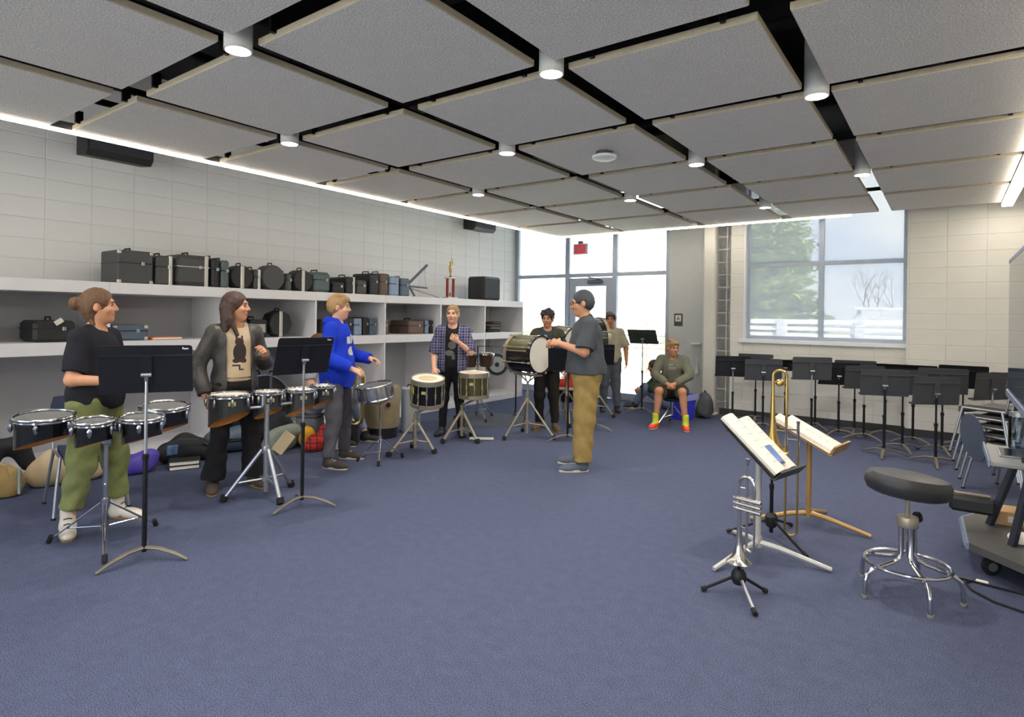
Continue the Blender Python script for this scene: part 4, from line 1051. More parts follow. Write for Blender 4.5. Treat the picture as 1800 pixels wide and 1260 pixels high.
# marching snares
def marching_snare(label, loc, dz, tilt, feet, pole, shell, hoop, top_h, sticker=False, cream=True):
    t = thing('marching_snare', label, 'drum', (pole[0], pole[1], 0))
    m4 = Tr(loc[0] - pole[0], loc[1] - pole[1], loc[2]) @ Rx(tilt[0]) @ Ry(tilt[1])
    r, h = .172, .30
    b = MB().lathe([(r, -h / 2 + .01), (r, h / 2 - .01)], 32, 0, M=m4, cap0=False, cap1=False).lathe([(0, -h / 2 + .012), (r, -h / 2 + .012)], 32, 0, M=m4, cap0=False, cap1=False).build('shell', [shell], t)
    MB().lathe([(r + .006, h / 2 - .055), (r + .016, h / 2 - .05), (r + .016, h / 2 + .004), (r + .008, h / 2 + .008), (r - .002, h / 2 - .002)], 32, M=m4, cap0=False, cap1=False).build('hoop', hoop, t)
    MB().lathe([(r + .004, -h / 2 + .035), (r + .014, -h / 2 + .03), (r + .014, -h / 2 - .008), (r - .004, -h / 2 - .008)], 32, M=m4, cap0=False, cap1=False).build('hoop', hoop, t)
    MB().lathe([(0, h / 2), (r * .6, h / 2), (r * .62, h / 2), (r, h / 2 - .002)], 32, mats=[1 if cream else 0, 0, 0], M=m4).build('drum_head', [head_white, head_cream], t)
    for k in range(12):
        rods = MB()
        a = 2 * PI * k / 12 + .2; x, y = (r + .013) * math.cos(a), (r + .013) * math.sin(a)
        p0, p1 = m4 @ Vector((x, y, h / 2 - .05)), m4 @ Vector((x, y, -h / 2 + .03)); rods.tube([p0, p1], .0065, 6)
        pm_ = m4 @ Vector((x * .985, y * .985, 0)); rods.tube([p0 * .62 + p1 * .38, p0 * .38 + p1 * .62], .011, 6)
        rods.build('tension_rod', hoop, t)
    a = R(-60); MB().box((0, 0, 0), (.006, .05, .032), 0, None, .001).build('badge', badge_m, t).matrix_local = m4 @ Rz(a) @ Tr(r + .004, 0, .03)
    if sticker: MB().box((0, 0, 0), (.005, .055, .075), 0, None, .001).build('sticker', mat('yellow sticker', (230, 222, 30), .5), t).matrix_local = m4 @ Rz(R(-110)) @ Tr(r + .006, 0, .035)
    ck = MB().tube([(r + .01, 0, -h / 2 + .02), (r + .045, 0, -h / 2 + .045), (r + .03, 0, -h / 2 + .09)], .010, 6); o = ck.build('strainer', champagne, t); o.matrix_local = m4 @ Rz(R(-75))
    tripod(t, [(x - pole[0], y - pole[1]) for x, y in feet], .33, loc[2] - .26, .020, champagne, center=(0, 0), double=False, leg_r=.016)
    dx, dy = loc[0] - pole[0], loc[1] - pole[1]
    MB().tube([(0, 0, loc[2] - .27), (dx * .5, dy * .5, loc[2] - .22), (dx, dy, loc[2] - .19)], .013, 8).tube([(dx - .15, dy, loc[2] - .165), (dx, dy, loc[2] - .19), (dx + .13, dy - .08, loc[2] - .165)], .009, 6).tube([(dx, dy, loc[2] - .19), (dx + .03, dy + .15, loc[2] - .165)], .009, 6).build('cradle', champagne, t)
    return t
marching_snare('tilted marching snare drum with a yellow sticker on a tripod stand', (-4.66, 4.83, .68), 0, (R(7), R(8)), [(-4.83, 4.43), (-4.55, 4.84), (-4.95, 4.90)], (-4.76, 4.75), shell_black, champagne, .33, True)
marching_snare('level marching snare drum beside the plaid shirt on a tripod stand', (-4.68, 5.66, .68), 0, (R(2), R(1)), [(-4.84, 5.29), (-4.52, 5.55), (-4.86, 5.84)], (-4.80, 5.58), olive_shell, champagne, .33)
# chrome concert snare on a light stand
t = thing('concert_snare', 'chrome concert snare drum tipped on a thin chrome stand', 'drum', (-4.72, 4.2, 0))
m4 = Tr(-.05, -.03, .73) @ Rz(R(36)) @ Ry(R(-9)) @ Rx(R(5)); r = .18
MB().lathe([(r, -.065), (r + .003, 0), (r, .065)], 32, M=m4, cap0=False, cap1=False).lathe([(0, -.06), (r, -.06)], 32, M=m4, cap0=False, cap1=False).build('shell', mat('chromed steel shell', (196, 196, 196), .22, .95, .08), t)
MB().lathe([(0, .062), (r, .062)], 32, M=m4, cap0=False, cap1=False).build('drum_head', head_grey, t)
for zz in (.07, -.07):
    hp_ = MB(); hp_.tube([m4 @ Vector(p) for p in circle(r + .008, zz, 32)], .0075, 6, closed=True); hp_.tube([m4 @ Vector(p) for p in circle(r + .006, zz * .95, 32)], .0065, 6, closed=True)
    hp_.build('hoop', chrome, t)
for k in range(10):
    a = 2 * PI * k / 10; p = [m4 @ Vector(((r + .013) * math.cos(a), (r + .013) * math.sin(a), z)) for z in (.07, .03, -.03, -.07)]
    MB().tube(p, [.004, .010, .010, .004], 6).build('lug', chrome, t)
tripod(t, [(-.18, -.13), (.04, .28), (.12, -.12)], .24, .60, .010, chrome, leg_r=.008)
MB().tube([m4 @ Vector((-.19, 0, -.075)), (0, 0, .6), m4 @ Vector((.19, 0, -.075))], .008, 6).tube([(0, 0, .6), m4 @ Vector((0, .19, -.075))], .008, 6).build('basket', chrome, t)
# bass drums on stands: axis lies flat
def bass_drum(label, c, ax, r, L, shell_top, shell_low, z, feet_r, headm=head_white, stand=True, hoopm=champagne, rot=0):
    t = thing('bass_drum', label, 'drum', (c[0], c[1], 0), R(ax))
    m4 = Tr(0, 0, z) @ Ry(PI / 2)
    n = 40; vs_, fs_, ms = [], [], []
    for k in range(n):
        a = 2 * PI * k / n
        for x in (-L / 2, L / 2): vs_.append((x, r * math.sin(a), z + r * math.cos(a)))
    mb = MB()
    for k in range(n):
        l = (k + 1) % n; a = 2 * PI * (k + .5) / n
        mb.add([vs_[2 * k], vs_[2 * k + 1], vs_[2 * l + 1], vs_[2 * l]], [(3, 2, 1, 0)], 0 if math.cos(a) > .1 else 1)
    sh_ = mb.build('shell', [shell_top, shell_low], t)
    MB().tube([(-L / 2 * .98, r + .002, z + .05), (L / 2 * .98, r + .002, z + .05)], .006, 6).build('seam_rail', hoopm, sh_)
    MB().tube([(-L / 2 * .98, -r - .002, z + .05), (L / 2 * .98, -r - .002, z + .05)], .006, 6).build('seam_rail', hoopm, sh_)
    for sg in (-1, 1):
        hm_ = MB().lathe([(0, sg * (L / 2 + .004)), (r * .97, sg * (L / 2 + .004)), (r, sg * (L / 2 - .006))], 40, M=m4, cap0=False, cap1=False)
        hm_.build('drum_head', headm, t)
        hb = MB().lathe([(r + .004, sg * (L / 2 - .035)), (r + .018, sg * (L / 2 - .035)), (r + .018, sg * (L / 2 + .014)), (r - .004, sg * (L / 2 + .014)), (r - .004, sg * (L / 2))], 40, M=m4, cap0=False, cap1=False)
        hb.build('hoop', shell_black if sg > 0 else hoopm, t)
    for k in range(8):
        rods = MB()
        a = 2 * PI * (k + .5) / 8; y, zz = (r + .022) * math.sin(a), z + (r + .022) * math.cos(a)
        rods.tube([(-L / 2 - .01, y, zz), (L / 2 + .01, y, zz)], .0065, 6)
        for sg in (-1, 1): rods.tube([(sg * L * .22, y * 1.0, zz), (sg * L * .34, y, zz)], .012, 6); rods.box((sg * (L / 2 + .005), y, zz), (.035, .03, .03), 0, None, .006)
        rods.build('tension_rod', hoopm, t)
    if stand:
        tripod(t, [(feet_r * math.cos(R(rot + 120 * k)), feet_r * math.sin(R(rot + 120 * k))) for k in range(3)], .46, z - r - .12, .017, champagne, center=(0, 0), double=False, leg_r=.013)
        MB().tube([(-L * .38, 0, z - r - .03), (0, 0, z - r - .13), (L * .38, 0, z - r - .03)], .011, 8).b2(-L * .45, L * .45, -.07, .07, z - r - .045, z - r - .024).tube([(-L * .3, .07, z - r - .03), (0, 0, z - r - .16), (L * .3, -.07, z - r - .03)], .009, 6).build('cradle', champagne, t)
    return t
bass_drum('olive and black bass drum lying level on a tripod stand before dark clothes', (-4.28, 6.24, 0), -6, .225, .40, olive_shell, shell_black, 1.05, .36, rot=20)
bd2 = bass_drum('olive bass drum with a yellow sticker half hidden by the charcoal polo', (-4.42, 7.42, 0), -10, .30, .36, olive_shell, mat('dark green shell', (40, 46, 32), .35), 1.08, .36, rot=80)
MB().box((0, 0, 0), (.05, .004, .03), 0, None, .001).build('sticker', mat('yellow sticker', (230, 222, 30), .5), bd2).matrix_local = Tr(.0, -.285, 1.24) @ Rx(R(-28))
def half_head():
    m = mat('grey and black bass head', (206, 204, 200), .6); return m
bass_drum('large bass drum with a pale head beside the beige tee', (-4.40, 8.14, 0), -126, .34, .26, shell_black, mat('dark green shell', (40, 46, 32), .35), 1.17, .34, rot=30)
# pair of small drums by the shelf
t = thing('bongo_pair', 'pair of small brown drums with chrome hoops on a stand by the shelves', 'drums', (-5.60, 6.85, 0))
for (dx, dy, r) in ((-.06, -.10, .095), (.06, .13, .11)):
    d = MB().lathe([(r, 0), (r * .93, -.10), (r * .85, -.2)], 24, M=Tr(dx, dy, .97), cap0=False, cap1=False).lathe([(r * .85 - .01, -.2), (r * .9, -.02)], 24, M=Tr(dx, dy, .97), cap0=False, cap1=False).build('drum', mat('dark brown stained shell', (74, 50, 40), .35), t)
    MB().lathe([(0, .004), (r, .002), (r + .012, -.004), (r + .012, -.03), (r + .002, -.03)], 24, M=Tr(dx, dy, .97), cap0=False, cap1=False).build('hoop', chrome, d)
    MB().lathe([(0, .006), (r * .95, .006)], 24, M=Tr(dx, dy, .97), cap0=False, cap1=False).build('drum_head', head_cream, d)
    for k in range(4):
        a = PI / 2 * k + .4; MB().tube([(dx + (r + .008) * math.cos(a), dy + (r + .008) * math.sin(a), .95), (dx + r * .9 * math.cos(a), dy + r * .9 * math.sin(a), .79)], .006, 6).build('lug', chrome, d)
tripod(t, [(-.26, -.2), (.30, -.16), (.02, .33)], .34, .80, .011, chrome, leg_r=.008)
MB().tube([(-.06, -.1, .86), (0, 0, .80), (.06, .13, .86)], .012, 6).build('mount', chrome, t)
# round pad with dark rim on a stand
t = thing('gong_pad', 'round pale disc with a dark rim hung on a black frame by the shelves', 'gong', (-5.66, 7.40, 0), R(-50))
m4 = Tr(0, 0, .77) @ Ry(PI / 2)
MB().lathe([(.0, .035), (.03, .035), (.035, .015), (.125, .012), (.13, .02), (.165, .018), (.172, 0), (.165, -.02), (0, -.02)], 36, mats=[1, 1, 0, 1, 1, 1, 1, 1], M=m4).build('disc', [mat('pale drum pad', (186, 192, 188), .6), mat('slate rim', (52, 60, 68), .5)], t)
MB().tube([(0, -.30, .02), (0, -.30, 1.05), (0, .30, 1.05), (0, .30, .02)], .012, 8).tube([(-.16, -.30, .012), (.16, -.30, .012)], .012, 8).tube([(-.16, .30, .012), (.16, .30, .012)], .012, 8).build('frame', black_metal, t)
MB().tube([(0, -.1, 1.05), (0, -.07, .95)], .003, 4).tube([(0, .1, 1.05), (0, .07, .95)], .003, 4).build('cord', rubber, t)

# low black kettle drum with red cloths on it, behind the charcoal polo
t = thing('kettle_drum', 'low black kettle drum with a white rim behind the charcoal polo', 'drum', (-4.66, 7.86, 0))
MB().lathe([(0, .22), (.08, .23), (.15, .29), (.185, .38), (.19, .44)], 28, cap1=False).build('bowl', shell_black, t); MB().lathe([(.185, .43), (.20, .435), (.20, .46), (.0, .462)], 28, cap0=False).build('rim', head_white, t)
for k in range(3):
    a = R(20 + 120 * k); MB().tube([(.16 * math.cos(a), .16 * math.sin(a), .34), (.22 * math.cos(a), .22 * math.sin(a), .01)], .014, 8).build('leg', champagne, t)
# ------------------------------------------------------------------ music stands
desk_black = mat('black stand desk', (20, 21, 26), .5, 0, .05); desk_char = mat('charcoal stand desk', (66, 68, 72), .55, 0, .05)
def desk_mesh(w, h, m, tilt, z, lip=.06):
    """desk whose front faces +y; leaned back by tilt about its centre"""
    mb = MB(); t_ = .004; T = Tr(0, 0, z) @ Rx(tilt)
    def bx(x0, x1, y0, y1, z0, z1, c=.0012): 
        q = MB().b2(x0, x1, y0, y1, z0, z1, 0, c); mb.add(q.v, q.f, 0, T)
    r = .018
    poly = []
    for (cx, cz, a0) in ((w / 2 - r, h / 2 - r, 0), (-w / 2 + r, h / 2 - r, 90), (-w / 2 + r, -h / 2 + .004, 180), (w / 2 - r, -h / 2 + .004, 270)):
        for k in range(5):
            a = R(a0 + 22.5 * k); rr = r if a0 < 180 else .004
            ccx = cx if a0 < 180 else (-w / 2 + .004 if a0 == 180 else w / 2 - .004)
            poly.append((ccx + rr * math.cos(a), cz + rr * math.sin(a)))
    mb.prism(poly, t_, M=T @ Rx(PI / 2) @ Tr(0, 0, -t_ / 2))
    bx(-w / 2, w / 2, 0, lip, -h / 2 - .003, -h / 2 + .001)          # shelf
    bx(-w / 2, w / 2, lip - .003, lip, -h / 2, -h / 2 + .012)
    bx(-w / 2 + .004, w / 2 - .004, -.012, -.002, h / 2 - .072, h / 2 - .06)   # stiffening rib
    bx(-.03, .03, -.014, -.002, -h * .34, h / 2 - .06)
    return mb
def music_stand(label, loc, face, zc, tilt=20, w=.50, h=.31, deskm=desk_black, group=None, base_rot=0, split=.55, upper=alu, basem=tan_metal, leg_r=.26, name='music_stand', mark=False):
    t = thing(name, label, 'music stand', loc, R(face) - PI / 2, group)
    zj = zc - .03
    MB().tube([(0, 0, .05), (0, 0, zc * split)], .0145, 10).lathe([(.0145, -.02), (.019, -.015), (.019, .015), (.0145, .02)], 12, M=Tr(0, 0, zc * split)).build('pole', black_metal, t)
    MB().tube([(0, 0, zc * split), (0, 0, zj - .03), (0, -.0, zj)], .0095, 8).build('shaft', upper, t)
    MB().tube([(-.028, -.018, zj + .015), (.028, -.018, zj + .015)], .013, 8).tube([(0, 0, zj - .02), (0, -.016, zj + .015)], .013, 8).build('swivel', alu, t)
    d = desk_mesh(w, h, deskm, R(tilt), zc + .02)
    dk_ = d.build('desk', deskm, t)
    if mark:
        q = MB().box((w / 2 - .035, -.0035, h / 2 - .022), (.026, .0015, .008)).box((w / 2 - .052, -.0035, h / 2 - .018), (.006, .0015, .014)); mm_ = MB().add(q.v, q.f, 0, Tr(0, 0, zc + .02) @ Rx(R(tilt))); mm_.build('maker_mark', white_paint, dk_)
    for k in range(3):
        a = R(base_rot + 120 * k) ; x, y = math.cos(a), math.sin(a)
        pts = [(x * .012, y * .012, .075), (x * leg_r * .35, y * leg_r * .35, .07), (x * leg_r * .72, y * leg_r * .72, .042), (x * leg_r, y * leg_r, .008)]
        MB().tube(pts, [.019, .018, .015, .010], 8, flat=.6).build('leg', basem, t)
    return t
# the two tall stands in the foreground: backs to the camera
music_stand('tall black music stand before the olive trousers, its back to the room', (-3.98, 1.66, 0), 150, 1.15, 17, base_rot=95, leg_r=.27, upper=alu, mark=True)
music_stand('tall black music stand before the charcoal tenor drums', (-4.12, 2.87, 0), 172, 1.17, 20, w=.46, base_rot=73, leg_r=.27, upper=alu, mark=True)
music_stand('black music stand standing close behind the khaki trousers', (-3.76, 6.36, 0), 120, .98, 25, base_rot=200, upper=black_metal)
music_stand('black music stand half hidden beyond the khaki trousers', (-3.86, 7.25, 0), 120, 1.0, 25, base_rot=330, upper=black_metal)
music_stand('music stand with a grey green desk by the glass doors', (-3.96, 9.02, 0), 100, 1.20, 42, w=.46, deskm=mat('grey green desk', (62, 70, 62), .5), base_rot=210, upper=alu)
# the herd of parked stands under the window: (x, y, face, desk height, tilt)
herd = [(-2.52, 8.95, 116, .82, 6), (-2.32, 9.42, 95, .84, 9), (-2.08, 8.86, 112, .80, 8), (-1.88, 9.30, 95, .85, 55), (-1.44, 8.72, 118, .87, 4), (-1.50, 9.36, 100, .80, 40),
        (-1.16, 9.00, 110, .80, 8), (-1.0, 9.22, 102, .83, 14), (-.86, 8.92, 122, .78, 7), (-.66, 9.36, 95, .85, 50), (-.57, 7.98, 110, .81, 8), (-.42, 8.45, 96, .79, 10), (-.34, 9.05, 92, .86, 45),
        (-.09, 7.86, 124, .77, 6), (-.04, 8.62, 100, .82, 9), (.16, 9.15, 90, .84, 20), (.40, 8.30, 140, .82, 6), (.62, 8.75, 105, .80, 8)]
for k, (x, y, fc, z, tl) in enumerate(herd):
    lb = {0: 'charcoal music stand parked beside the white column, first of the cluster', 4: 'raised black music stand above the trombone in the parked cluster', 13: 'lowest black music stand in the parked cluster', 17: 'black music stand parked behind the stacked chairs'}.get(k, 'parked black music stand with its desk tipped back under the window' if tl > 35 else 'black music stand parked upright in the cluster below the window')
    o = music_stand(lb, (x, y, 0), fc, z, tl, w=.49, h=.30, deskm=desk_char if k % 3 else desk_black, group='music stands parked below the window', base_rot=37 * k, upper=black_metal if k % 4 else alu)
# loose sheets on two of the parked desks
def sheets(label, loc, face, z, tilt, w, h, n, name='sheet_music', off=(.0, 0), group=None):
    t = thing(name, label, 'sheet music', loc, R(face) - PI / 2, group)
    for k in range(n):
        T = Tr(0, 0, z) @ Rx(R(tilt)) @ Tr(off[0] + (.0 if n == 1 else (k - (n - 1) / 2) * w * .82), .006 + k * .002, off[1]) @ Ry(R(2 - 3 * k))
        mb = MB(); vs_, fs_ = [], []
        for i in range(7):
            u = i / 6; c = .012 * math.sin(PI * u)
            for zz in (-h / 2, h / 2): vs_.append(((u - .5) * w, c, zz)); 
            for zz in (-h / 2, h / 2): vs_.append(((u - .5) * w, c + .002, zz))
        for i in range(6):
            a, b = 4 * i, 4 * i + 4
            fs_ += [(a, a + 1, b + 1, b), (a + 2, b + 2, b + 3, a + 3), (a + 1, a + 3, b + 3, b + 1), (a, b, b + 2, a + 2)]
        mb.add(vs_, fs_, 0, T)
        # staff lines printed as fine raised ink
        ln = MB()
        for s_ in range(6):
            zz = h / 2 - .03 - s_ * (h - .05) / 6
            q = MB().b2(-w * .42, w * .42, .0145, .0155, zz - .006, zz); ln.add(q.v, q.f, 0, T)
        pg = mb.build('page', paper, t); ln.build('staff', mat('grey ink', (176, 170, 162), .8), pg)
    return t
sheets('loose sheets on a tilted desk behind the parked stands', (-1.88, 9.30, 0), 95, .875, 55, .22, .26, 2)
sheets('loose sheet on a flat desk near the window corner', (-.66, 9.36, 0), 95, .875, 50, .22, .26, 1)

# silver and gold-tan stands with open music in the foreground right
def pillar_stand(label, loc, face, zc, tilt, m, base_rot, legl, w=.47, h=.30, deskm=None, lift=.0):
    t = thing('music_stand', label, 'music stand', loc, R(face) - PI / 2)
    MB().tube([(0, 0, .09), (0, 0, zc - .04)], .019, 12).build('pole', m, t)
    for k in range(3):
        a = R(base_rot[k]); x, y = math.cos(a), math.sin(a)
        MB().tube([(x * .01, y * .01, .10), (x * legl * .3, y * legl * .3, .085), (x * legl, y * legl, .016)], [.019, .018, .014], 8).build('leg', m, t)
    MB().tube([(0, 0, .07), (0, 0, .14)], .024, 12).build('collar', m, t)
    d = desk_mesh(w, h, m, R(tilt), zc, .075); d.build('desk', deskm or m, t)
    MB().tube([(0, 0, zc - .06), (0, -.02, zc)], .016, 8).build('swivel', black_metal, t)
    return t
grey_pale = mat('pale grey enamel', (188, 186, 180), .4, .2, .04); gold_tan = mat('gold tan enamel', (176, 140, 84), .4, .3, .05)
FS, FG = -14, -10
pillar_stand('pale grey music stand holding an open folder beside the trumpet', (-.97, 4.05, 0), FS, .71, 50, grey_pale, (-130, -8, 110), .42, w=.34, h=.47, deskm=desk_char)
pillar_stand('gold tan music stand holding sheet music beside the trombone', (-.82, 4.90, 0), FG, .67, 65, gold_tan, (-60, 100, 182), .40, w=.32, h=.44)
# open folder with papers
def folder(label, loc, face, z, tilt, cover, w, h, blue=False, name='music_folder'):
    t = thing(name, label, 'folder', loc, R(face) - PI / 2)
    T = Tr(0, 0, z) @ Rx(R(tilt))
    def part(nm, m, x0, x1, y0, y1, z0, z1, curve=0, rot=0, par=None):
        mb = MB(); vs_, fs_ = [], []; n = 10
        for i in range(n + 1):
            u = i / n; x = x0 + (x1 - x0) * u; c = curve * math.sin(PI * u) 
            for yy in (y0, y1):
                for zz in (z0, z1): vs_.append((x, yy + c, zz))
        for i in range(n):
            a, b = 4 * i, 4 * i + 4
            fs_ += [(a, a + 1, b + 1, b), (a + 2, b + 2, b + 3, a + 3), (a + 1, a + 3, b + 3, b + 1), (a, b, b + 2, a + 2)]
        fs_ += [(0, 2, 3, 1), (4 * n, 4 * n + 1, 4 * n + 3, 4 * n + 2)]
        mb.add(vs_, fs_, 0, T @ Ry(R(rot)))
        return mb.build(nm, m, par or t)
    part('cover', cover, -w / 2, w / 2, .004, .010, -h / 2, h / 2)
    p1 = part('page', paper, -w / 2 + .02, -.005, .011, .024, -h / 2 + .012, h / 2 - .01, .018)
    p2 = part('page', paper, .005, w / 2 - .015, .011, .030, -h / 2 + .008, h / 2 + .03, .022, 2)
    if blue: part('insert', mat('blue photo print', (92, 120, 176), .5, 0, .3, 12), -w * .16, w * .14, .036, .038, -h * .38, -h * .08, .02, -6)
    for p_, xs in ((p1, (-w / 2 + .04, -.02)), (p2, (.02, w / 2 - .03))):
        ln = MB()
        for s_ in range(7):
            zz = h / 2 - .04 - s_ * (h - .06) / 7
            q = MB().b2(xs[0], xs[1], .030 if p_ is p1 else .036, .0455 if p_ is p1 else .0535, zz - .002, zz); 
        # ink lines lie on the page material itself: fine strips on its crest
            q = MB().b2(xs[0] + (xs[1] - xs[0]) * .3, xs[0] + (xs[1] - xs[0]) * .7, .0405 if p_ is p1 else .0505, .0425 if p_ is p1 else .0525, zz - .003, zz); ln.add(q.v, q.f, 0, T)
        ln.build('staff', mat('grey ink', (176, 170, 162), .8), p_)
    return t
folder('open dark folder with thick pages on the pale grey stand', (-.97, 4.05, 0), FS, .715, 50, black_plastic, .33, .44, True)
folder('thick stack of sheet music on the gold tan stand', (-.82, 4.90, 0), FG, .675, 65, paper, .31, .41, False, 'sheet_music')
# ------------------------------------------------------------------ trumpet on its stand
t = thing('instrument_stand', 'small black folding stand under the trumpet', 'stand', (-.93, 3.47, 0))
MB().lathe([(0, .05), (.03, .05), (.042, .075), (.040, .11), (.022, .135), (0, .135)], 14).build('hub', black_plastic, t)
MB().tube([(0, 0, .12), (0, 0, .26)], .011, 8).tube([(0, 0, .26), (0, 0, .40)], [.012, .006], 8).build('peg', black_metal, t)
for k, (x, y, mm_) in enumerate(((-.16, -.11, black_metal), (.125, .075, black_metal), (.14, -.22, alu))):
    l = MB().tube([(x * .2, y * .2, .085), (x, y, .018)], .0095, 8).build('leg', mm_, t); MB().tube([(x * .92, y * .92, .022), (x * 1.06, y * 1.06, .014)], .0145, 8).build('rubber_foot', rubber, l)
t = thing('trumpet', 'silver trumpet standing bell down on its small stand', 'trumpet', (-.93, 3.47, .17), R(-14))
bell = [(0.068, 0), (.069, .002), (.056, .013), (.040, .03), (.028, .06), (.020, .10), (.015, .16), (.011, .24), (.0095, .36)]
MB().lathe(bell, 28, cap0=False, cap1=False).lathe([(r_ - .0015, z_) for r_, z_ in bell], 28, cap0=False, cap1=False).build('bell', silver, t)
def arc(c, r, a0, a1, n, ax='xz'):
    o = []
    for k in range(n + 1):
        a = R(a0 + (a1 - a0) * k / n)
        o.append((c[0] + r * math.cos(a), c[1], c[2] + r * math.sin(a)))
    return o
W = .085
MB().tube([(0, 0, .34), (0, 0, .44)] + arc((W / 2, 0, .44), W / 2, 180, 0, 10) + [(W, 0, .40), (W, 0, .28)], .0092, 8).build('bell_bow', silver, t)
MB().tube([(W * .5, .0, .585), (W * .5, 0, .54)], [.012, .005], 10).tube([(W * .5, 0, .545), (W * .5, 0, .30), (W * .5, 0, .10)], .0072, 8).build('leadpipe', silver, t)
MB().tube([(W * .5, 0, .10)] + [(W * .5 + .022 * (1 - math.cos(R(q))), 0, .10 - .022 * math.sin(R(q))) for q in range(20, 181, 20)] + [(W * .5 + .044, 0, .28)], .006, 8).build('tuning_slide', silver, t)
for k in range(3):
    z = .30 + k * .028
    v = MB().tube([(-.012, -.004, z), (W + .03, -.004, z)], .0125, 10).tube([(W + .03, -.004, z), (W + .04, -.004, z)], .012, 10).build('valve', silver, t)
    MB().tube([(-.03, -.004, z), (-.012, -.004, z)], .004, 6).tube([(-.033, -.004, z), (-.03, -.004, z)], .008, 8).build('valve_cap', silver, v)
for q_ in ([(0, 0, .2), (W * .5, 0, .2)], [(0, 0, .42), (W * .5, 0, .42)], [(W * .5, .0, .35), (W * .5, .022, .36), (W * .5, .022, .39), (W * .5, 0, .40)]): MB().tube(q_, .003, 6).build('brace', silver, t)
# ------------------------------------------------------------------ trombone on its stand
t = thing('instrument_stand', 'black tripod stand holding up the trombone', 'stand', (-.99, 4.50, 0))
MB().lathe([(0, .07), (.03, .07), (.044, .10), (.042, .145), (.022, .17), (0, .17)], 14).build('hub', black_plastic, t)
MB().tube([(0, 0, .03), (0, 0, .34)], .013, 8).tube([(0, 0, .34), (0, 0, .62)], .009, 8).lathe([(.009, .33), (.016, .335), (.016, .37), (.009, .375)], 10).build('post', black_metal, t)
for (x, y) in ((.27, -.27), (-.26, -.13), (.07, .30)):
    l = MB().tube([(x * .1, y * .1, .12), (x, y, .018)], .0095, 8).build('leg', black_metal, t); MB().tube([(x * .94, y * .94, .026), (x * 1.03, y * 1.03, .014)], .014, 8).build('rubber_foot', rubber, l)
t = thing('trombone', 'brass trombone standing upright on its tripod stand', 'trombone', (-.99, 4.50, 0), R(10))
bell = [(.107, .60), (.108, .603), (.085, .622), (.058, .65), (.038, .69), (.026, .75), (.018, .84), (.012, .98), (.0095, 1.06)]
m4 = Tr(0, 0, 0)
MB().lathe(bell, 32, cap0=False, cap1=False).lathe([(r_ - .002, z_) for r_, z_ in bell], 32, cap0=False, cap1=False).build('bell', brass, t)
W = .088
MB().tube([(0, 0, 1.05), (0, 0, 1.13)] + arc((W / 2, 0, 1.13), W / 2, 180, 0, 12) + [(W, 0, 1.05), (W, 0, .66)], .0095, 10).tube([(W, 0, 1.06), (W, 0, .96)], .012, 10).build('tuning_bow', brass, t)
MB().lathe([(0, -.03), (.016, -.026), (.026, -.012), (.028, 0), (.026, .012), (.016, .026), (0, .03)], 14, M=Tr(W / 2, .0, 1.085) @ Rx(PI / 2)).build('counterweight', brass, t)
for q_ in ([(0, 0, 1.085), (W, 0, 1.085)], [(0, 0, .99), (W, 0, .99)], [(.02, 0, .75), (W, 0, .75)]): MB().tube(q_, .005, 6).build('brace', brass, t)
X0, X1 = W, W + .075
MB().tube([(X0, -.03, .78), (X0, -.03, .04)] + [(X0 + (X1 - X0) / 2 - (X1 - X0) / 2 * math.cos(R(q)), -.03, .04 - .035 * math.sin(R(q)) + .035) for q in range(0, 181, 20)] + [(X1, -.03, .78)], .0075, 8).build('slide', brass, t)
MB().tube([(X0, -.03, .78), (X0, -.03, .66)], .0095, 8).tube([(X1, -.03, .80), (X1, -.03, .66)], .0095, 8).tube([(X0, -.03, .70), (X1, -.03, .70)], .006, 6).tube([(X0, -.03, .77), (X1, -.03, .77)], .006, 6).tube([(W, 0, .68), (X0, -.03, .70)], .008, 6).build('slide_brace', silver, t)
MB().tube([(X1, -.03, .79), (X1, -.03, .83)], [.007, .013], 10).build('mouthpiece', silver, t)
# ------------------------------------------------------------------ padded stool
t = thing('drafting_stool', 'black padded drafting stool with a chrome base and foot ring', 'stool', (-.17, 4.02, 0))
pad = mat('black vinyl pad', (44, 44, 46), .45, 0, .05, 8, .1, 40)
sm = MB().lathe([(0, -.062), (.17, -.060), (.205, -.045), (.222, -.01), (.220, .025), (.200, .052), (.14, .064), (0, .067)], 40)
s_ = sm.build('seat', pad, t); s_.matrix_local = Tr(0, 0.0, .615) @ Rz(R(36)) @ Ry(R(7)) @ Matrix.Diagonal((1, .82, 1, 1))
MB().tube([(0, 0, .30), (0, 0, .575)], .012, 10).build('spindle', champagne, t)
MB().lathe([(.03, .385), (.052, .385), (.054, .395), (.054, .43), (.05, .44), (.012, .442)], 24).build('collar', champagne, t)
MB().tube([(.04, .05, .43), (.05, .06, .43)], .03, 10).build('knob', black_plastic, t)
for k in range(5):
    a = R(72 * k + 8); x, y = math.cos(a), math.sin(a)
    pts = [(x * .036, y * .036, .40), (x * .036, y * .036, .235), (x * .05, y * .05, .205), (x * .085, y * .085, .188), (x * .17, y * .17, .165), (x * .215, y * .215, .15), (x * .245, y * .245, .125), (x * .255, y * .255, .09), (x * .258, y * .258, .012)]
    l = MB().tube(pts, .0125, 10).build('leg', chrome, t)
    MB().tube([(x * .258, y * .258, .014), (x * .258, y * .258, .001)], .0155, 10).build('glide', champagne, l)
MB().tube(circle(.205, .175, 40), .011, 8, closed=True).build('foot_ring', chrome, t)
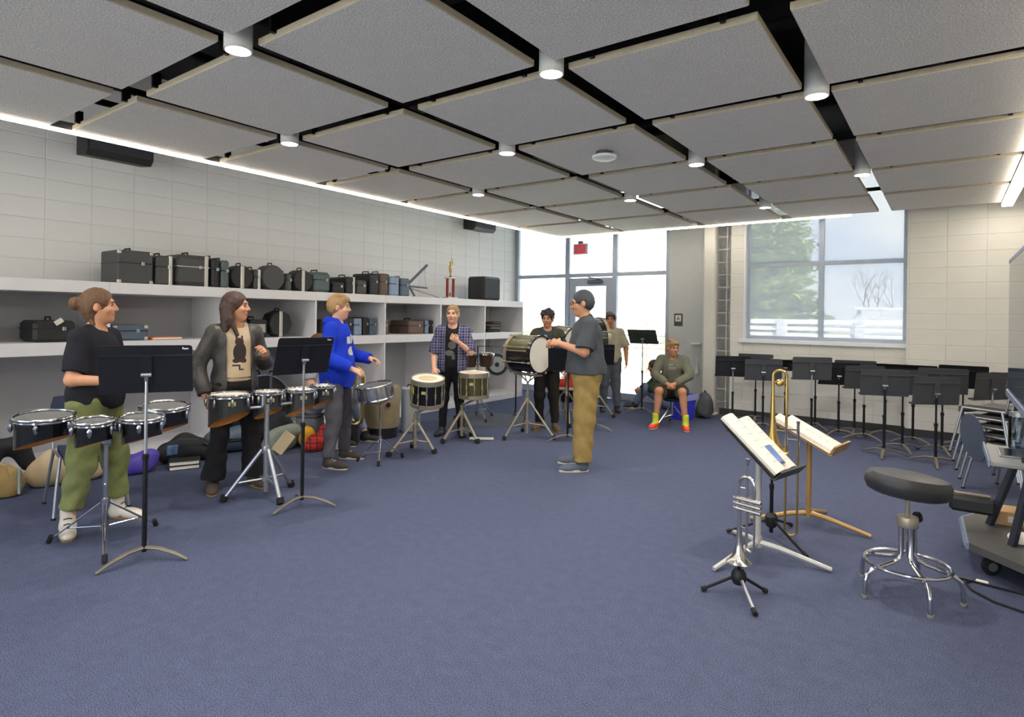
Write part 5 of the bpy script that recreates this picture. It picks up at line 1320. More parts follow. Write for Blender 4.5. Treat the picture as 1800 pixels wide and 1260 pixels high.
# ------------------------------------------------------------------ cases on the shelves
case_char = mat('charcoal case vinyl', (74, 74, 74), .6, 0, .08, 20, .2, 120); case_black = mat('black case vinyl', (38, 38, 40), .5, 0, .08, 20, .2, 120)
case_slate = mat('slate blue case shell', (86, 100, 116), .45, 0, .06); case_green = mat('grey green case shell', (84, 98, 98), .45, 0, .06); case_brown = mat('brown case vinyl', (104, 84, 72), .6, 0, .1, 20, .2, 120)
case_steel = mat('pale steel blue case', (136, 154, 180), .4, .2, .05); trim_pale = mat('pale metal trim', (206, 202, 192), .35, .5, .05)
def box_case(label, y0, y1, h, z, body, band=None, handle=True, xf=-6.68, dep=.42, round_=.02, corner=False, lid=True, group='instrument cases on the top shelf', side_band=None, rot=0):
    """hard case; front face at x = xf, length along y"""
    w = y1 - y0; t = thing('instrument_case', label, 'case', (xf - dep / 2, (y0 + y1) / 2, z), R(rot), group)
    MB().box((0, 0, h / 2), (dep, w - .012, h), 0, None, round_).build('body', body, t)
    if lid: MB().box((0, 0, h * .62), (dep + .004, w - .008, .012), 0, None, .003).build('seam', trim_pale if band else black_plastic, t)
    if band is not None:
        MB().box((dep / 2 - .0, w * band, h / 2), (.012, max(.025, w * .11), h - .004), 0, None, .003).build('band', trim_pale, t)
    if side_band is not None: MB().box((0, side_band * (w / 2 - .02), h / 2), (dep + .01, .035, h), 0, None, .006).build('band', trim_pale, t)
    if handle: MB().tube([(-.07, 0, h), (-.06, 0, h + .03), (.06, 0, h + .03), (.07, 0, h)], .009, 6).build('handle', black_plastic, t)
    if corner:
        for sy_ in (-1, 1):
            for zz in (.02, h - .02): MB().box((dep / 2 - .01, sy_ * (w / 2 - .022), zz), (.03, .035, .035), 0, None, .006).build('corner_cap', trim_pale, t)
    MB().box((dep / 2 + .002, w * .2, h * .62), (.012, .03, .035), 0, None, .003).build('latch', alu, t)
    return t
def round_case(label, yc, r, z, body, band=True, xf=-6.68, dep=.2, seg=10, group='instrument cases on the top shelf'):
    t = thing('round_case', label, 'case', (xf - dep / 2, yc, z), 0, group); m4 = Tr(0, 0, r * 1.0) @ Ry(PI / 2) @ Rz(PI / seg)
    MB().lathe([(0, -dep / 2), (r * .93, -dep / 2), (r, -dep / 2 + .02), (r, dep / 2 - .02), (r * .93, dep / 2), (0, dep / 2)], seg * 2, M=m4).build('body', body, t)
    if band: MB().box((0, 0, r * .98), (dep + .01, .045, r * 1.94), 0, None, .006).build('band', trim_pale, t)
    MB().tube([(-.05, 0, r * 1.95), (-.04, 0, r * 1.95 + .03), (.04, 0, r * 1.95 + .03), (.05, 0, r * 1.95)], .008, 6).build('handle', black_plastic, t)
    return t
T0 = ST1 + .001
box_case('large charcoal box case with pale clasps, first on the top shelf', 2.50, 2.84, .335, T0, case_char, corner=True, round_=.012)
box_case('black case with pale edge bands standing beside the large charcoal case', 2.86, 3.05, .31, T0, case_char, side_band=.7, round_=.02)
box_case('big rounded dark case with a wide silver end band on the top shelf', 3.07, 3.43, .345, T0, case_char, band=.38, round_=.05)
box_case('narrow black case squeezed beside the silver banded case', 3.445, 3.545, .33, T0, case_black)
box_case('narrow slate green case before the first round case', 3.555, 3.66, .315, T0, case_green)
round_case('round black drum case with a white strap, first of the round cases', 3.81, .138, T0, case_black)
box_case('small dark case with a raised handle between two round cases', 3.955, 4.055, .24, T0, case_char, side_band=.6)
round_case('round dark drum case without a strap on the top shelf', 4.215, .155, T0, case_char, False)
box_case('tiny grey box case beside the strapless round case', 4.385, 4.475, .22, T0, case_char)
round_case('round black drum case with a white strap beside the grey green suitcase', 4.63, .14, T0, case_black)
box_case('grey green suitcase on the top shelf', 4.80, 5.07, .27, T0, case_green, round_=.04)
box_case('small low black box beside the grey green suitcase', 5.09, 5.29, .155, T0, case_black)
box_case('brown and black box case with pale edge on the top shelf', 5.31, 5.47, .235, T0, case_black, side_band=.8)
box_case('small grey box beside the pale edged box case', 5.49, 5.68, .20, T0, case_char)
box_case('tall black case near the middle of the top shelf', 5.73, 5.90, .31, T0, case_black)
box_case('dark brown case beside the tall black case', 5.91, 6.08, .32, T0, case_brown)
box_case('pale steel blue case on the top shelf', 6.10, 6.30, .29, T0, case_steel)
box_case('pale slate case last before the folded stand', 6.32, 6.52, .275, T0, case_slate)
amp = thing('amplifier', 'black amplifier box alone near the end of the top shelf', 'amplifier', (-6.90, 8.60, T0))
MB().box((0, 0, .215), (.40, .50, .43), 0, None, .035).build('cabinet', case_black, amp)
MB().box((.20, -.02, .21), (.012, .42, .35), 0, None, .004).build('grille', mat('dark grille cloth', (58, 62, 68), .8, 0, .1, 60), amp)
# folded wire stand
t = thing('folded_stand', 'folded black and silver wire stand on the top shelf', 'stand', (-6.85, 6.88, T0))
MB().tube([(0, -.25, .20), (0, .17, .53)], .022, 6).build('arm', case_slate, t); MB().tube([(0, .12, .49), (.0, .16, .16)], .010, 6).build('strut', alu, t); MB().tube([(0, -.24, .17), (0, .18, .16)], .015, 6).build('arm', case_slate, t)
MB().tube([(.0, -.25, .20), (.05, -.15, .015)], .017, 6).build('leg', case_slate, t); MB().tube([(.0, -.20, .14), (.05, .42, .015)], .014, 6).build('leg', alu, t); MB().tube([(.0, -.25, .20), (-.16, -.2, .015)], .014, 6).build('leg', alu, t)
# trophy
t = thing('trophy', 'tall trophy with red columns and a gold figure on the top shelf', 'trophy', (-6.85, 7.62, T0))
MB().box((0, 0, .015), (.13, .24, .03), 0, None, .003).build('base', mat('white marble', (216, 214, 210), .3), t); MB().box((0, 0, .355), (.10, .22, .022), 0, None, .003).build('plate', mat('white marble', (216, 214, 210), .3), t)
for sg in (-1, 1): MB().tube([(0, sg * .075, .03), (0, sg * .075, .345)], .024, 10).build('column', mat('red foil column', (150, 52, 40), .3, .3), t)
MB().lathe([(.035, .366), (.03, .38), (.012, .40), (.012, .43), (.022, .46), (.032, .52), (.022, .57), (.012, .585), (.02, .61), (.018, .635), (0, .645)], 14).tube([(0, .02, .55), (0, .06, .60), (0, .02, .70)], [.012, .01, .006], 6).build('figure', brass, t)
MB().lathe([(.02, .03), (.015, .05), (.025, .075), (.01, .10), (0, .11)], 10).build('medal_cup', brass, t)
# lower shelf
Lz = SM1 + .001; LG = 'things on the middle shelf'
box_case('black rounded case with a paper tag on its handle, behind the hair bun', 1.83, 2.17, .20, Lz, case_black, round_=.03, group=LG)
tg = tag(MB().box((-6.665, 2.02, Lz + .19), (.006, .07, .045), 0, (R(35), 0, 0), .001).build('name_tag', paper), 'white paper tag tied to the black case handle', 'tag')
box_case('blue black trumpet case with pale corners on the middle shelf', 2.47, 2.80, .155, Lz, case_slate, corner=True, group=LG, handle=False)
t = thing('book', 'orange book lying flat beside the trumpet case', 'book', (-6.78, 2.98, Lz)); MB().box((0, 0, .014), (.22, .30, .028), 0, None, .003).build('cover', mat('orange cover', (214, 122, 62), .5), t); MB().box((.002, 0, .014), (.222, .29, .018)).build('pages', paper, t)
round_case('slate blue round case leaning on the divider of the middle shelf', 3.76, .135, Lz, case_slate, False, dep=.22, group=LG)
ic = box_case('black case with a white label beside the slate round case', 3.92, 4.15, .215, Lz, case_black, group=LG)
MB().box((.211, 0, .11), (.004, .15, .10), 0, None, .001).build('label_card', mat('grey label', (170, 170, 168), .6), ic); MB().box((.2135, -.02, .14), (.002, .09, .018)).build('label_stripe', mat('mustard stripe', (196, 178, 76), .6), ic)
round_case('octagonal black case with a bright white strap on the middle shelf', 4.32, .165, Lz, case_black, True, seg=4, group=LG)
t = thing('book', 'red book lying flat before the labelled black case', 'book', (-6.62, 3.88, Lz)); MB().box((0, 0, .012), (.10, .18, .024), 0, None, .002).build('cover', mat('red cover', (170, 60, 46), .5), t); MB().box((.001, 0, .012), (.102, .17, .016)).build('pages', paper, t)
for (a, b, h, m, lb) in ((4.90, 5.10, .22, case_black, 'black case behind the blue sweatshirt on the middle shelf'), (5.26, 5.44, .25, case_black, 'black case right behind the sandy hair'), (5.45, 5.60, .235, case_steel, 'pale blue white case between two black cases'), (5.61, 5.72, .25, case_black, 'thin black case beside the pale blue case'), (5.73, 5.88, .235, case_slate, 'slate grey case before the divider'),
                     (5.93, 6.10, .22, case_brown, 'brown case touching the divider of the middle shelf'), (6.49, 6.83, .205, case_brown, 'small brown suitcase alone in its shelf bay'), (6.86, 6.95, .21, case_steel, 'thin pale case beside the brown suitcase'), (6.96, 7.05, .215, case_black, 'thin black case at the end of the brown suitcase bay')):
    box_case(lb, a, b, h, Lz, m, group=LG, round_=.015, handle=(b - a) > .2)
t = thing('flat_tray', 'low brown tray on the middle shelf behind the plaid shirt', 'tray', (-6.75, 7.78, Lz)); MB().box((0, 0, .006), (.25, .36, .012)).build('bottom', case_brown, t)
for (cx, cy, dx, dy) in ((0, .175, .25, .012), (0, -.175, .25, .012), (.12, 0, .012, .36), (-.12, 0, .012, .36)): MB().box((cx, cy, .025), (dx, dy, .05)).build('rim', case_brown, t)
# heap of folded black things in the last bay
for k, (dz, m, w) in enumerate(((0, case_black, .40), (.05, case_green, .36), (.10, case_brown, .38), (.145, case_black, .30))):
    tag(MB().box((-6.80 + .01 * k, 8.62 + .02 * (k % 2), Lz + dz + .024), (.30, w, .046), 0, (0, 0, .1 * (k % 2)), .02).build('folded_cloth', m), ['black folded cloth at the bottom of the last bay', 'green grey folded cloth in the last bay', 'brown folded cloth in the last bay', 'black folded cloth on top of the last bay heap'][k], 'cloth', 'folded cloths in the last shelf bay')

# ------------------------------------------------------------------ bags and clothes on the floor by the shelf
def blob(name, label, cat, loc, rz, prims, m, wr=.012, wf=22, res=.011, seed=1, floor=True, parts=()):
    t = thing(name, label, cat, loc, R(rz)); s_ = SDF(res)
    for p in prims:
        if p[0] == 'e': s_.ell(p[1], p[2], p[3] if len(p) > 3 else .05)
        else: s_.cone(p[1], p[2], p[3], p[4], p[5] if len(p) > 5 else .05)
    me = s_.mesh(name, m, wr=wr, wf=wf, seed=seed, clips=[lambda X, Y, Zz: .004 - Zz + 0 * X + 0 * Y] if floor else ())
    obj('body', me, t)
    for nm, mb, mm_ in parts: mb.build(nm, mm_, t)
    return t
canvas = mat('tan canvas', (176, 146, 92), .9, 0, .15, 6, .4, 90); canvas2 = mat('pale beige canvas', (206, 184, 148), .9, 0, .1, 6, .4, 90)
blob('tote_bag', 'tan canvas tote bag with long handles on the floor', 'bag', (-6.20, 1.42, 0), 80, [('e', (0, 0, .13), (.21, .09, .16)), ('e', (.13, 0, .1), (.1, .09, .12)), ('e', (-.1, 0, .1), (.12, .09, .12))], canvas, .008, 26,
     parts=[('handle', MB().tube([(-.12, -.09, .24), (-.10, -.12, .32), (0, -.13, .34), (.1, -.12, .28), (.12, -.10, .18)], .012, 6, flat=.4), canvas2), ('side_trim', MB().box((.19, -.06, .13), (.02, .06, .22), 0, None, .008), mat('pale blue trim', (150, 172, 172), .8))])
blob('sack', 'pale beige soft sack slumped behind the olive trousers', 'bag', (-6.30, 1.97, 0), 78, [('e', (0, 0, .14), (.24, .12, .17)), ('e', (.12, 0, .2), (.14, .1, .12)), ('e', (-.14, 0, .1), (.12, .12, .12)), ('e', (.18, 0, .08), (.12, .1, .09))], canvas2, .013, 18)
blob('gig_bag', 'black gig bag lying slanted against the shelf', 'bag', (-6.445, 1.50, 0), 84, [('c', (-.20, .0, .34), (.18, .02, .36), .09, .07), ('c', (.16, 0, .36), (.24, 0, .20), .07, .06), ('e', (-.1, 0, .26), (.16, .09, .14))], mat('black nylon', (34, 34, 38), .7, 0, .1), .008, 22, seed=4)
blob('jacket', 'blue jacket with white stripes thrown over the tote', 'jacket', (-6.22, 1.30, .055), 84, [('e', (0, .0, .33), (.17, .10, .05)), ('e', (.05, -.05, .29), (.1, .08, .05))], mat('blue track jacket', (52, 72, 122), .8), .010, 26, floor=False)
blob('purple_bag', 'bright purple cloth bag lying on the carpet', 'bag', (-6.18, 2.50, 0), 76, [('e', (0, 0, .08), (.19, .12, .10)), ('e', (.08, 0, .12), (.1, .09, .08)), ('e', (-.12, -.02, .05), (.1, .1, .06))], mat('purple nylon', (86, 70, 170), .55, 0, .1), .014, 24, seed=2)
blob('duffel_bag', 'black duffel bag beside the purple bag', 'bag', (-6.28, 2.98, 0), 74, [('c', (-.13, 0, .11), (.14, 0, .12), .11, .11), ('e', (0, .02, .20), (.12, .09, .08)), ('c', (.10, -.02, .1), (.22, -.06, .06), .08, .06)], mat('black nylon', (34, 34, 38), .7, 0, .1), .010, 20, seed=6,
     parts=[('strap', MB().tube([(-.15, -.10, .2), (-.05, -.16, .26), (.1, -.15, .24), (.2, -.10, .16)], .014, 6, flat=.3), case_char), ('patch', MB().box((-.12, -.118, .15), (.10, .02, .10), 0, (.2, 0, .2), .006), mat('blue patterned patch', (96, 132, 172), .7, 0, .4, 30))])
for k, (x, y, z, a) in enumerate(((-6.03, 2.86, 0, 70), (-6.03, 2.87, .041, 64))):
    t = thing('binder', ['grey black binder flat on the carpet', 'grey black binder stacked on the other binder'][k], 'binder', (x, y, z), R(a)); MB().box((0, 0, .02), (.27, .20, .04), 0, None, .006).build('cover', case_black, t); MB().box((0, -.001, .02), (.25, .20, .026)).build('pages', paper, t)
blob('slate_case', 'slate blue rounded case lying on the carpet behind the black trousers', 'case', (-6.32, 3.52, 0), 72, [('c', (-.18, 0, .13), (.16, 0, .13), .12, .125, .03), ('e', (.08, 0, .18), (.14, .11, .1))], case_slate, 0, 20,
     parts=[('seam', MB().tube([(-.31, -.02, .13), (-.17, -.125, .14), (.15, -.13, .14), (.29, -.02, .13)], .012, 6), black_plastic), ('handle', MB().tube([(-.06, -.12, .16), (-.05, -.165, .17), (.05, -.165, .17), (.06, -.12, .16)], .01, 6), black_plastic)])
# big dark case with rounded top standing at the shelf
t = thing('tuba_case', 'big navy black tuba case with a rounded top standing in the shelf bay', 'case', (-6.77, 4.02, .101), R(90))
poly = [(-.36, 0), (.36, 0), (.36, .34)] + [(.36 * math.cos(R(a)) , .34 + .34 * math.sin(R(a))) for a in range(10, 180, 12)] + [(-.36, .34)]
MB().prism(poly, .40, M=Tr(0, .20, 0) @ Rx(PI / 2)).build('body', case_black, t)
MB().tube([(p[0] * 1.0, -.20, p[1]) for p in poly[2:]], .014, 6).build('trim', case_slate, t); MB().tube([(-.08, 0, .67), (-.06, 0, .72), (.06, 0, .72), (.08, 0, .67)], .012, 6).build('handle', black_plastic, t)
for x in (-.08, .1): MB().box((x, -.205, .36), (.03, .012, .6), 0, None, .004).build('strap', case_slate, t)
blob('backpack', 'black backpack slumped beside the navy tuba case', 'bag', (-6.36, 4.10, 0), 70, [('e', (0, .04, .17), (.17, .12, .19)), ('e', (-.14, 0, .1), (.12, .1, .12))], mat('black nylon', (34, 34, 38), .7, 0, .1), .010, 24, seed=8)
blob('jacket', 'grey green jacket heaped on the carpet', 'jacket', (-5.98, 3.90, 0), 66, [('e', (0, .03, .12), (.18, .10, .15)), ('e', (-.10, 0, .07), (.12, .09, .09)), ('e', (.12, .02, .2), (.10, .08, .07))], mat('grey green cotton', (136, 144, 132), .9, 0, .1), .014, 24, seed=3)
t = thing('book', 'tan book propped against the grey green jacket', 'book', (-5.80, 3.80, .0), R(40)); MB().box((0, 0, .12), (.13, .03, .24), 0, (R(-10), R(35), 0), .004).build('cover', canvas2, t)
blob('scarf', 'yellow orange scarf heaped beside the tan book', 'scarf', (-5.86, 4.13, 0), 60, [('e', (0, 0, .12), (.09, .07, .13)), ('e', (.05, -.02, .06), (.09, .08, .07))], mat('yellow knit', (222, 166, 46), .9, 0, .15), .012, 30, seed=9)
redpl = plaid_mat('red plaid flannel', (176, 48, 48), (40, 26, 28), (206, 84, 76))
blob('plaid_jacket', 'red and black plaid jacket heaped on the carpet', 'jacket', (-5.66, 4.16, 0), 60, [('e', (0, 0, .09), (.14, .11, .11)), ('e', (.08, .02, .17), (.09, .08, .12)), ('e', (-.1, -.03, .05), (.08, .08, .06))], redpl, .013, 26, seed=5)
blob('water_bag', 'small white cloth bag beside the plaid jacket', 'bag', (-5.52, 4.30, 0), 60, [('e', (0, 0, .10), (.07, .06, .12)), ('e', (0, 0, .04), (.08, .07, .05))], mat('off white cotton', (212, 204, 190), .9), .008, 30)
# tall tan covered drum and grey upright case
t = thing('covered_drum', 'tall drum in a tan cover with a black base behind the chrome snare', 'drum', (-5.72, 5.12, 0))
MB().lathe([(0, .13), (.215, .13), (.222, .16), (.222, .60), (.21, .63), (0, .64)], 28).build('cover', mat('tan drum cover', (146, 130, 100), .8, 0, .1, 8, .3, 40), t); MB().lathe([(0, 0), (.20, 0), (.20, .13), (0, .13)], 24).build('base', black_plastic, t)
MB().lathe([(0, 0), (.028, 0), (.028, .012), (0, .012)], 12, M=frame_z((.205, -.085, .42), (.92, -.38, 0))).build('grommet', black_plastic, t)
t = thing('upright_case', 'pale grey upright case beside the tan covered drum', 'case', (-5.66, 5.56, 0), R(-40))
MB().box((0, 0, .29), (.16, .24, .58), 0, None, .015).build('body', mat('pale grey plastic', (168, 170, 166), .5), t); MB().box((.085, -.09, .29), (.012, .03, .56), 0, None, .004).build('rail', case_steel, t); MB().box((.085, .09, .29), (.012, .03, .56), 0, None, .004).build('rail', case_steel, t)
MB().tube([(-.0, -.05, .58), (0, -.04, .61), (0, .04, .61), (0, .05, .58)], .008, 6).build('handle', black_plastic, t)
# brass baritone held upright
t = thing('baritone_horn', 'brass baritone horn standing upright behind the blue sweatshirt', 'horn', (-5.62, 4.57, 0), R(30))
bell = [(.15, 1.10), (.152, 1.095), (.12, 1.06), (.085, .99), (.062, .90), (.05, .78), (.042, .60), (.036, .42)]
MB().lathe(bell, 28, M=Tr(-.06, 0, 0), cap0=False, cap1=False).lathe([(r_ - .003, z_) for r_, z_ in bell], 28, M=Tr(-.06, 0, 0), cap0=False, cap1=False).build('bell', brass, t)
MB().tube([(-.06, 0, .43), (-.055, 0, .32), (-.02, 0, .25), (.05, 0, .235), (.11, 0, .27), (.13, 0, .36), (.13, 0, .78), (.115, 0, .86), (.07, 0, .89), (.03, .02, .86), (.02, .03, .75), (.02, .03, .45)], [.036, .035, .033, .031, .029, .027, .024, .022, .02, .018, .016, .014], 10).build('main_bow', brass, t)
for k in range(3): MB().tube([(.0 + k * .036, -.05, .42), (.0 + k * .036, -.05, .66)], .015, 10).tube([(.0 + k * .036, -.05, .66), (.0 + k * .036, -.05, .70)], .005, 6).build('valve', silver, t)
MB().tube([(.02, .03, .46), (.0, -.02, .42), (.0, -.05, .44)], .011, 8).tube([(.072, -.05, .5), (.16, -.06, .6), (.17, -.09, .8), (.15, -.13, .86)], .008, 8).build('leadpipe', brass, t)
MB().lathe([(0, 0), (.06, 0), (.06, .235), (.045, .24), (0, .24)], 14, M=Tr(.02, 0, 0)).build('foot_rest', black_plastic, t)
# round dark mat and a dropped sheet
mat_ = tag(MB().lathe([(0, .006), (.60, .006), (.62, .001)], 40, M=Tr(-5.42, 6.92, 0)).build('floor_mat', mat('dark grey felt mat', (74, 76, 84), .95, 0, .1, 10)), 'round dark grey mat on the carpet under the small drums', 'mat')
ppr = MB().box((-4.66, 5.80, .003), (.30, .13, .004), 0, (0, 0, R(36)), .001); tag(ppr.build('paper_sheet', paper), 'white sheet of paper dropped on the carpet', 'paper')
# ------------------------------------------------------------------ black box loudspeakers high on the left wall
for (y0, y1, lb) in ((2.36, 2.98, 'black wall loudspeaker above the first big case'), (8.52, 9.12, 'black wall loudspeaker near the glass doors')):
    t = thing('wall_speaker', lb, 'speaker', (XL, (y0 + y1) / 2, 3.14)); w = y1 - y0
    prof = [(0, 0), (.24, -.03), (.30, .02), (.30, .17), (0, .20)]
    MB().prism(prof, w, M=Tr(0, w / 2, 0) @ Rx(PI / 2)).build('cabinet', case_black, t)
    MB().box((.302, 0, .095), (.008, w - .04, .13)).build('grille', mat('dark grille cloth', (58, 62, 68), .8), t); MB().box((.05, 0, .22), (.06, .12, .06)).build('bracket', black_metal, t)

blob('red_cloth', 'bright orange red cloth heaped on the low kettle drum', 'cloth', (-4.66, 7.86, .463), 30, [('e', (0, 0, .06), (.14, .10, .07)), ('e', (.05, .02, .14), (.07, .06, .10)), ('e', (-.09, -.02, .05), (.07, .06, .06))], mat('orange red cotton', (230, 74, 44), .8, 0, .15), .008, 30, seed=4)
# ------------------------------------------------------------------ screen cart at the right
t = thing('screen_cart', 'wheeled cart carrying a large flat screen beside the stool', 'cart', (.66, 4.68, 0))
ox, oy = .66, 4.68
blue_al = mat('satin bluish aluminium', (150, 164, 190), .35, .6, .03)
scr = bpy.data.materials.new('glossy dark screen'); scr.use_nodes = True; b_ = scr.node_tree.nodes['Principled BSDF']; b_.inputs['Base Color'].default_value = lin(70, 84, 98); b_.inputs['Roughness'].default_value = .06; b_.inputs['Specular IOR Level'].default_value = .8
S = MB().b2(.352 - ox, .42 - ox, 3.84 - oy, 5.50 - oy, 1.02, 1.97, 0, .006).build('screen', black_plastic, t)
MB().b2(.347 - ox, .353 - ox, 3.865 - oy, 5.475 - oy, 1.075, 1.945).build('display', scr, S)
MB().b2(.338 - ox, .40 - ox, 3.835 - oy, 5.505 - oy, 1.012, 1.062, 0, .006).b2(.346 - ox, .36 - ox, 3.835 - oy, 5.505 - oy, 1.948, 1.976, 0, .003).build('bezel', blue_al, S)
for y in (4.38, 4.98): MB().tube([(.50 - ox, y - oy, .16), (.50 - ox, y - oy, 1.75)], .032, 12).build('column', chrome, t)
MB().b2(.43 - ox, .50 - ox, 4.3 - oy, 5.06 - oy, 1.3, 1.7, 0, .01).build('mount_plate', black_metal, t)
# base plate with slanted edge
poly = [(.12 - ox, 4.62 - oy), (.10 - ox, 5.22 - oy), (.20 - ox, 5.42 - oy), (1.15 - ox, 5.42 - oy), (1.15 - ox, 4.10 - oy), (.62 - ox, 4.10 - oy)]
MB().prism(poly, .045, M=Tr(0, 0, .135)).build('base', mat('dark grey cart deck', (84, 82, 80), .5, 0, .06), t)
MB().tube([(.12 - ox, 4.62 - oy, .158), (.10 - ox, 5.22 - oy, .158), (.20 - ox, 5.42 - oy, .158)], .024, 6).build('edge_trim', blue_al, t)
for (x, y) in ((.23, 4.66), (.20, 5.26), (1.02, 4.25), (1.02, 5.3)):
    c = MB().box((x - ox, y - oy, .118), (.05, .05, .034), 0, None, .006).lathe([(0, -.014), (.045, -.014), (.054, -.008), (.054, .008), (.045, .014), (0, .014)], 18, M=Tr(x - ox, y - oy - .01, .055) @ Rz(R(30)) @ Rx(PI / 2)).build('caster', rubber, t)
    MB().lathe([(0, -.018), (.026, -.018), (.026, .018), (0, .018)], 14, M=Tr(x - ox, y - oy - .01, .055) @ Rz(R(30)) @ Rx(PI / 2)).build('wheel_hub', alu, c)
# A-frame legs and tray
for (a, b_2) in (((.33, 4.72, .18), (.47, 4.72, .98)), ((.24, 5.12, .18), (.38, 5.12, .65)), ((.9, 4.72, .18), (.6, 4.72, .98))):
    MB().tube([Vector(a) - Vector((ox, oy, 0)), Vector(b_2) - Vector((ox, oy, 0))], .024, 4).build('leg', mat('dark blue grey frame', (52, 58, 70), .4, .3), t)
MB().b2(.36 - ox, .53 - ox, 4.955 - oy, 5.005 - oy, .60, .645, 0, .004).build('tray_bracket', black_metal, t)
TR = MB().b2(.215 - ox, .62 - ox, 4.72 - oy, 5.40 - oy, .645, .673, 0, .006).build('tray', mat('grey tray', (150, 150, 148), .4), t)
MB().b2(.209 - ox, .222 - ox, 4.715 - oy, 5.405 - oy, .64, .685, 0, .003).build('tray_edge', blue_al, TR)
MB().b2(.02 - ox, .27 - ox, 4.98 - oy, 5.10 - oy, .27, .37, 0, .02).build('cable_box', black_plastic, t); MB().tube([(-.02 - ox, 5.02 - oy, .405), (.06 - ox, 5.03 - oy, .385), (.24 - ox, 5.05 - oy, .38)], .010, 6).build('handle_bar', champagne, t)
# things on the cart
k = thing('tablet', 'thin grey tablet lying on the cart tray', 'tablet', (.36, 5.08, 0.6735)); MB().box((0, 0, .006), (.17, .30, .012), 0, None, .004).build('body', alu, k); MB().box((0, 0, .0125), (.15, .27, .002)).build('glass', mat('dark glass', (40, 46, 56), .1), k)
k = thing('glass_jar', 'clear glass jar standing on the cart tray', 'jar', (.40, 5.325, 0.6735)); MB().lathe([(.0, .003), (.055, .003), (.058, .01), (.058, .20), (.05, .22), (.047, .22), (.054, .20), (.054, .012), (0, .008)], 20).build('glass', glass_mat('jar glass', tint=(.86, .92, .97, 1)), k); MB().lathe([(0, .22), (.055, .22), (.055, .25), (0, .252)], 20).build('lid', alu, k)
k = thing('tape_roll', 'small black roll of tape on the cart tray', 'tape', (.42, 4.83, 0.6735)); MB().lathe([(.022, 0), (.045, 0), (.045, .03), (.022, .03), (.022, 0)], 20, cap0=False, cap1=False).build('roll', black_plastic, k)
k = thing('cardboard_box', 'flat tan cardboard box lying on the cart deck', 'box', (.44, 5.27, .181), R(4)); MB().box((0, 0, .045), (.36, .20, .09), 0, None, .003).build('body', mat('kraft cardboard', (190, 152, 106), .8, 0, .06), k); MB().box((.0, -.1005, .045), (.22, .002, .04)).build('label_card', paper, k)
bg_ = blob('paper_heap', 'crumpled white paper heap on the cart deck', 'paper', (.46, 4.82, .181), 10, [('e', (0, 0, .03), (.15, .07, .04)), ('e', (.1, .03, .05), (.08, .06, .04))], paper, .010, 40, res=.008)
k = thing('power_cord', 'black power cord with a white connector looping on the carpet', 'cord', (.30, 4.35, 0))
pts = [(.02, 4.46), (.12, 4.46), (.22, 4.44), (.40, 4.42), (.62, 4.40), (.80, 4.30)]
MB().tube([(x - .30, y - 4.35, .008) for x, y in pts], .006, 6).build('cord', rubber, k)
MB().tube([(x - .30, y - 4.35, .008) for x, y in ((.14, 4.475), (.10, 4.40), (.13, 4.30), (.22, 4.20), (.36, 4.14), (.52, 4.12), (.7, 4.18))], .006, 6).build('cord', rubber, k)
MB().box((-.12, .11, .012), (.06, .024, .02), 0, (0, 0, -.1), .004).build('connector', paper, k); MB().tube([(-.30, .12, .009), (-.15, .112, .009)], .005, 6).build('lead', champagne, k)
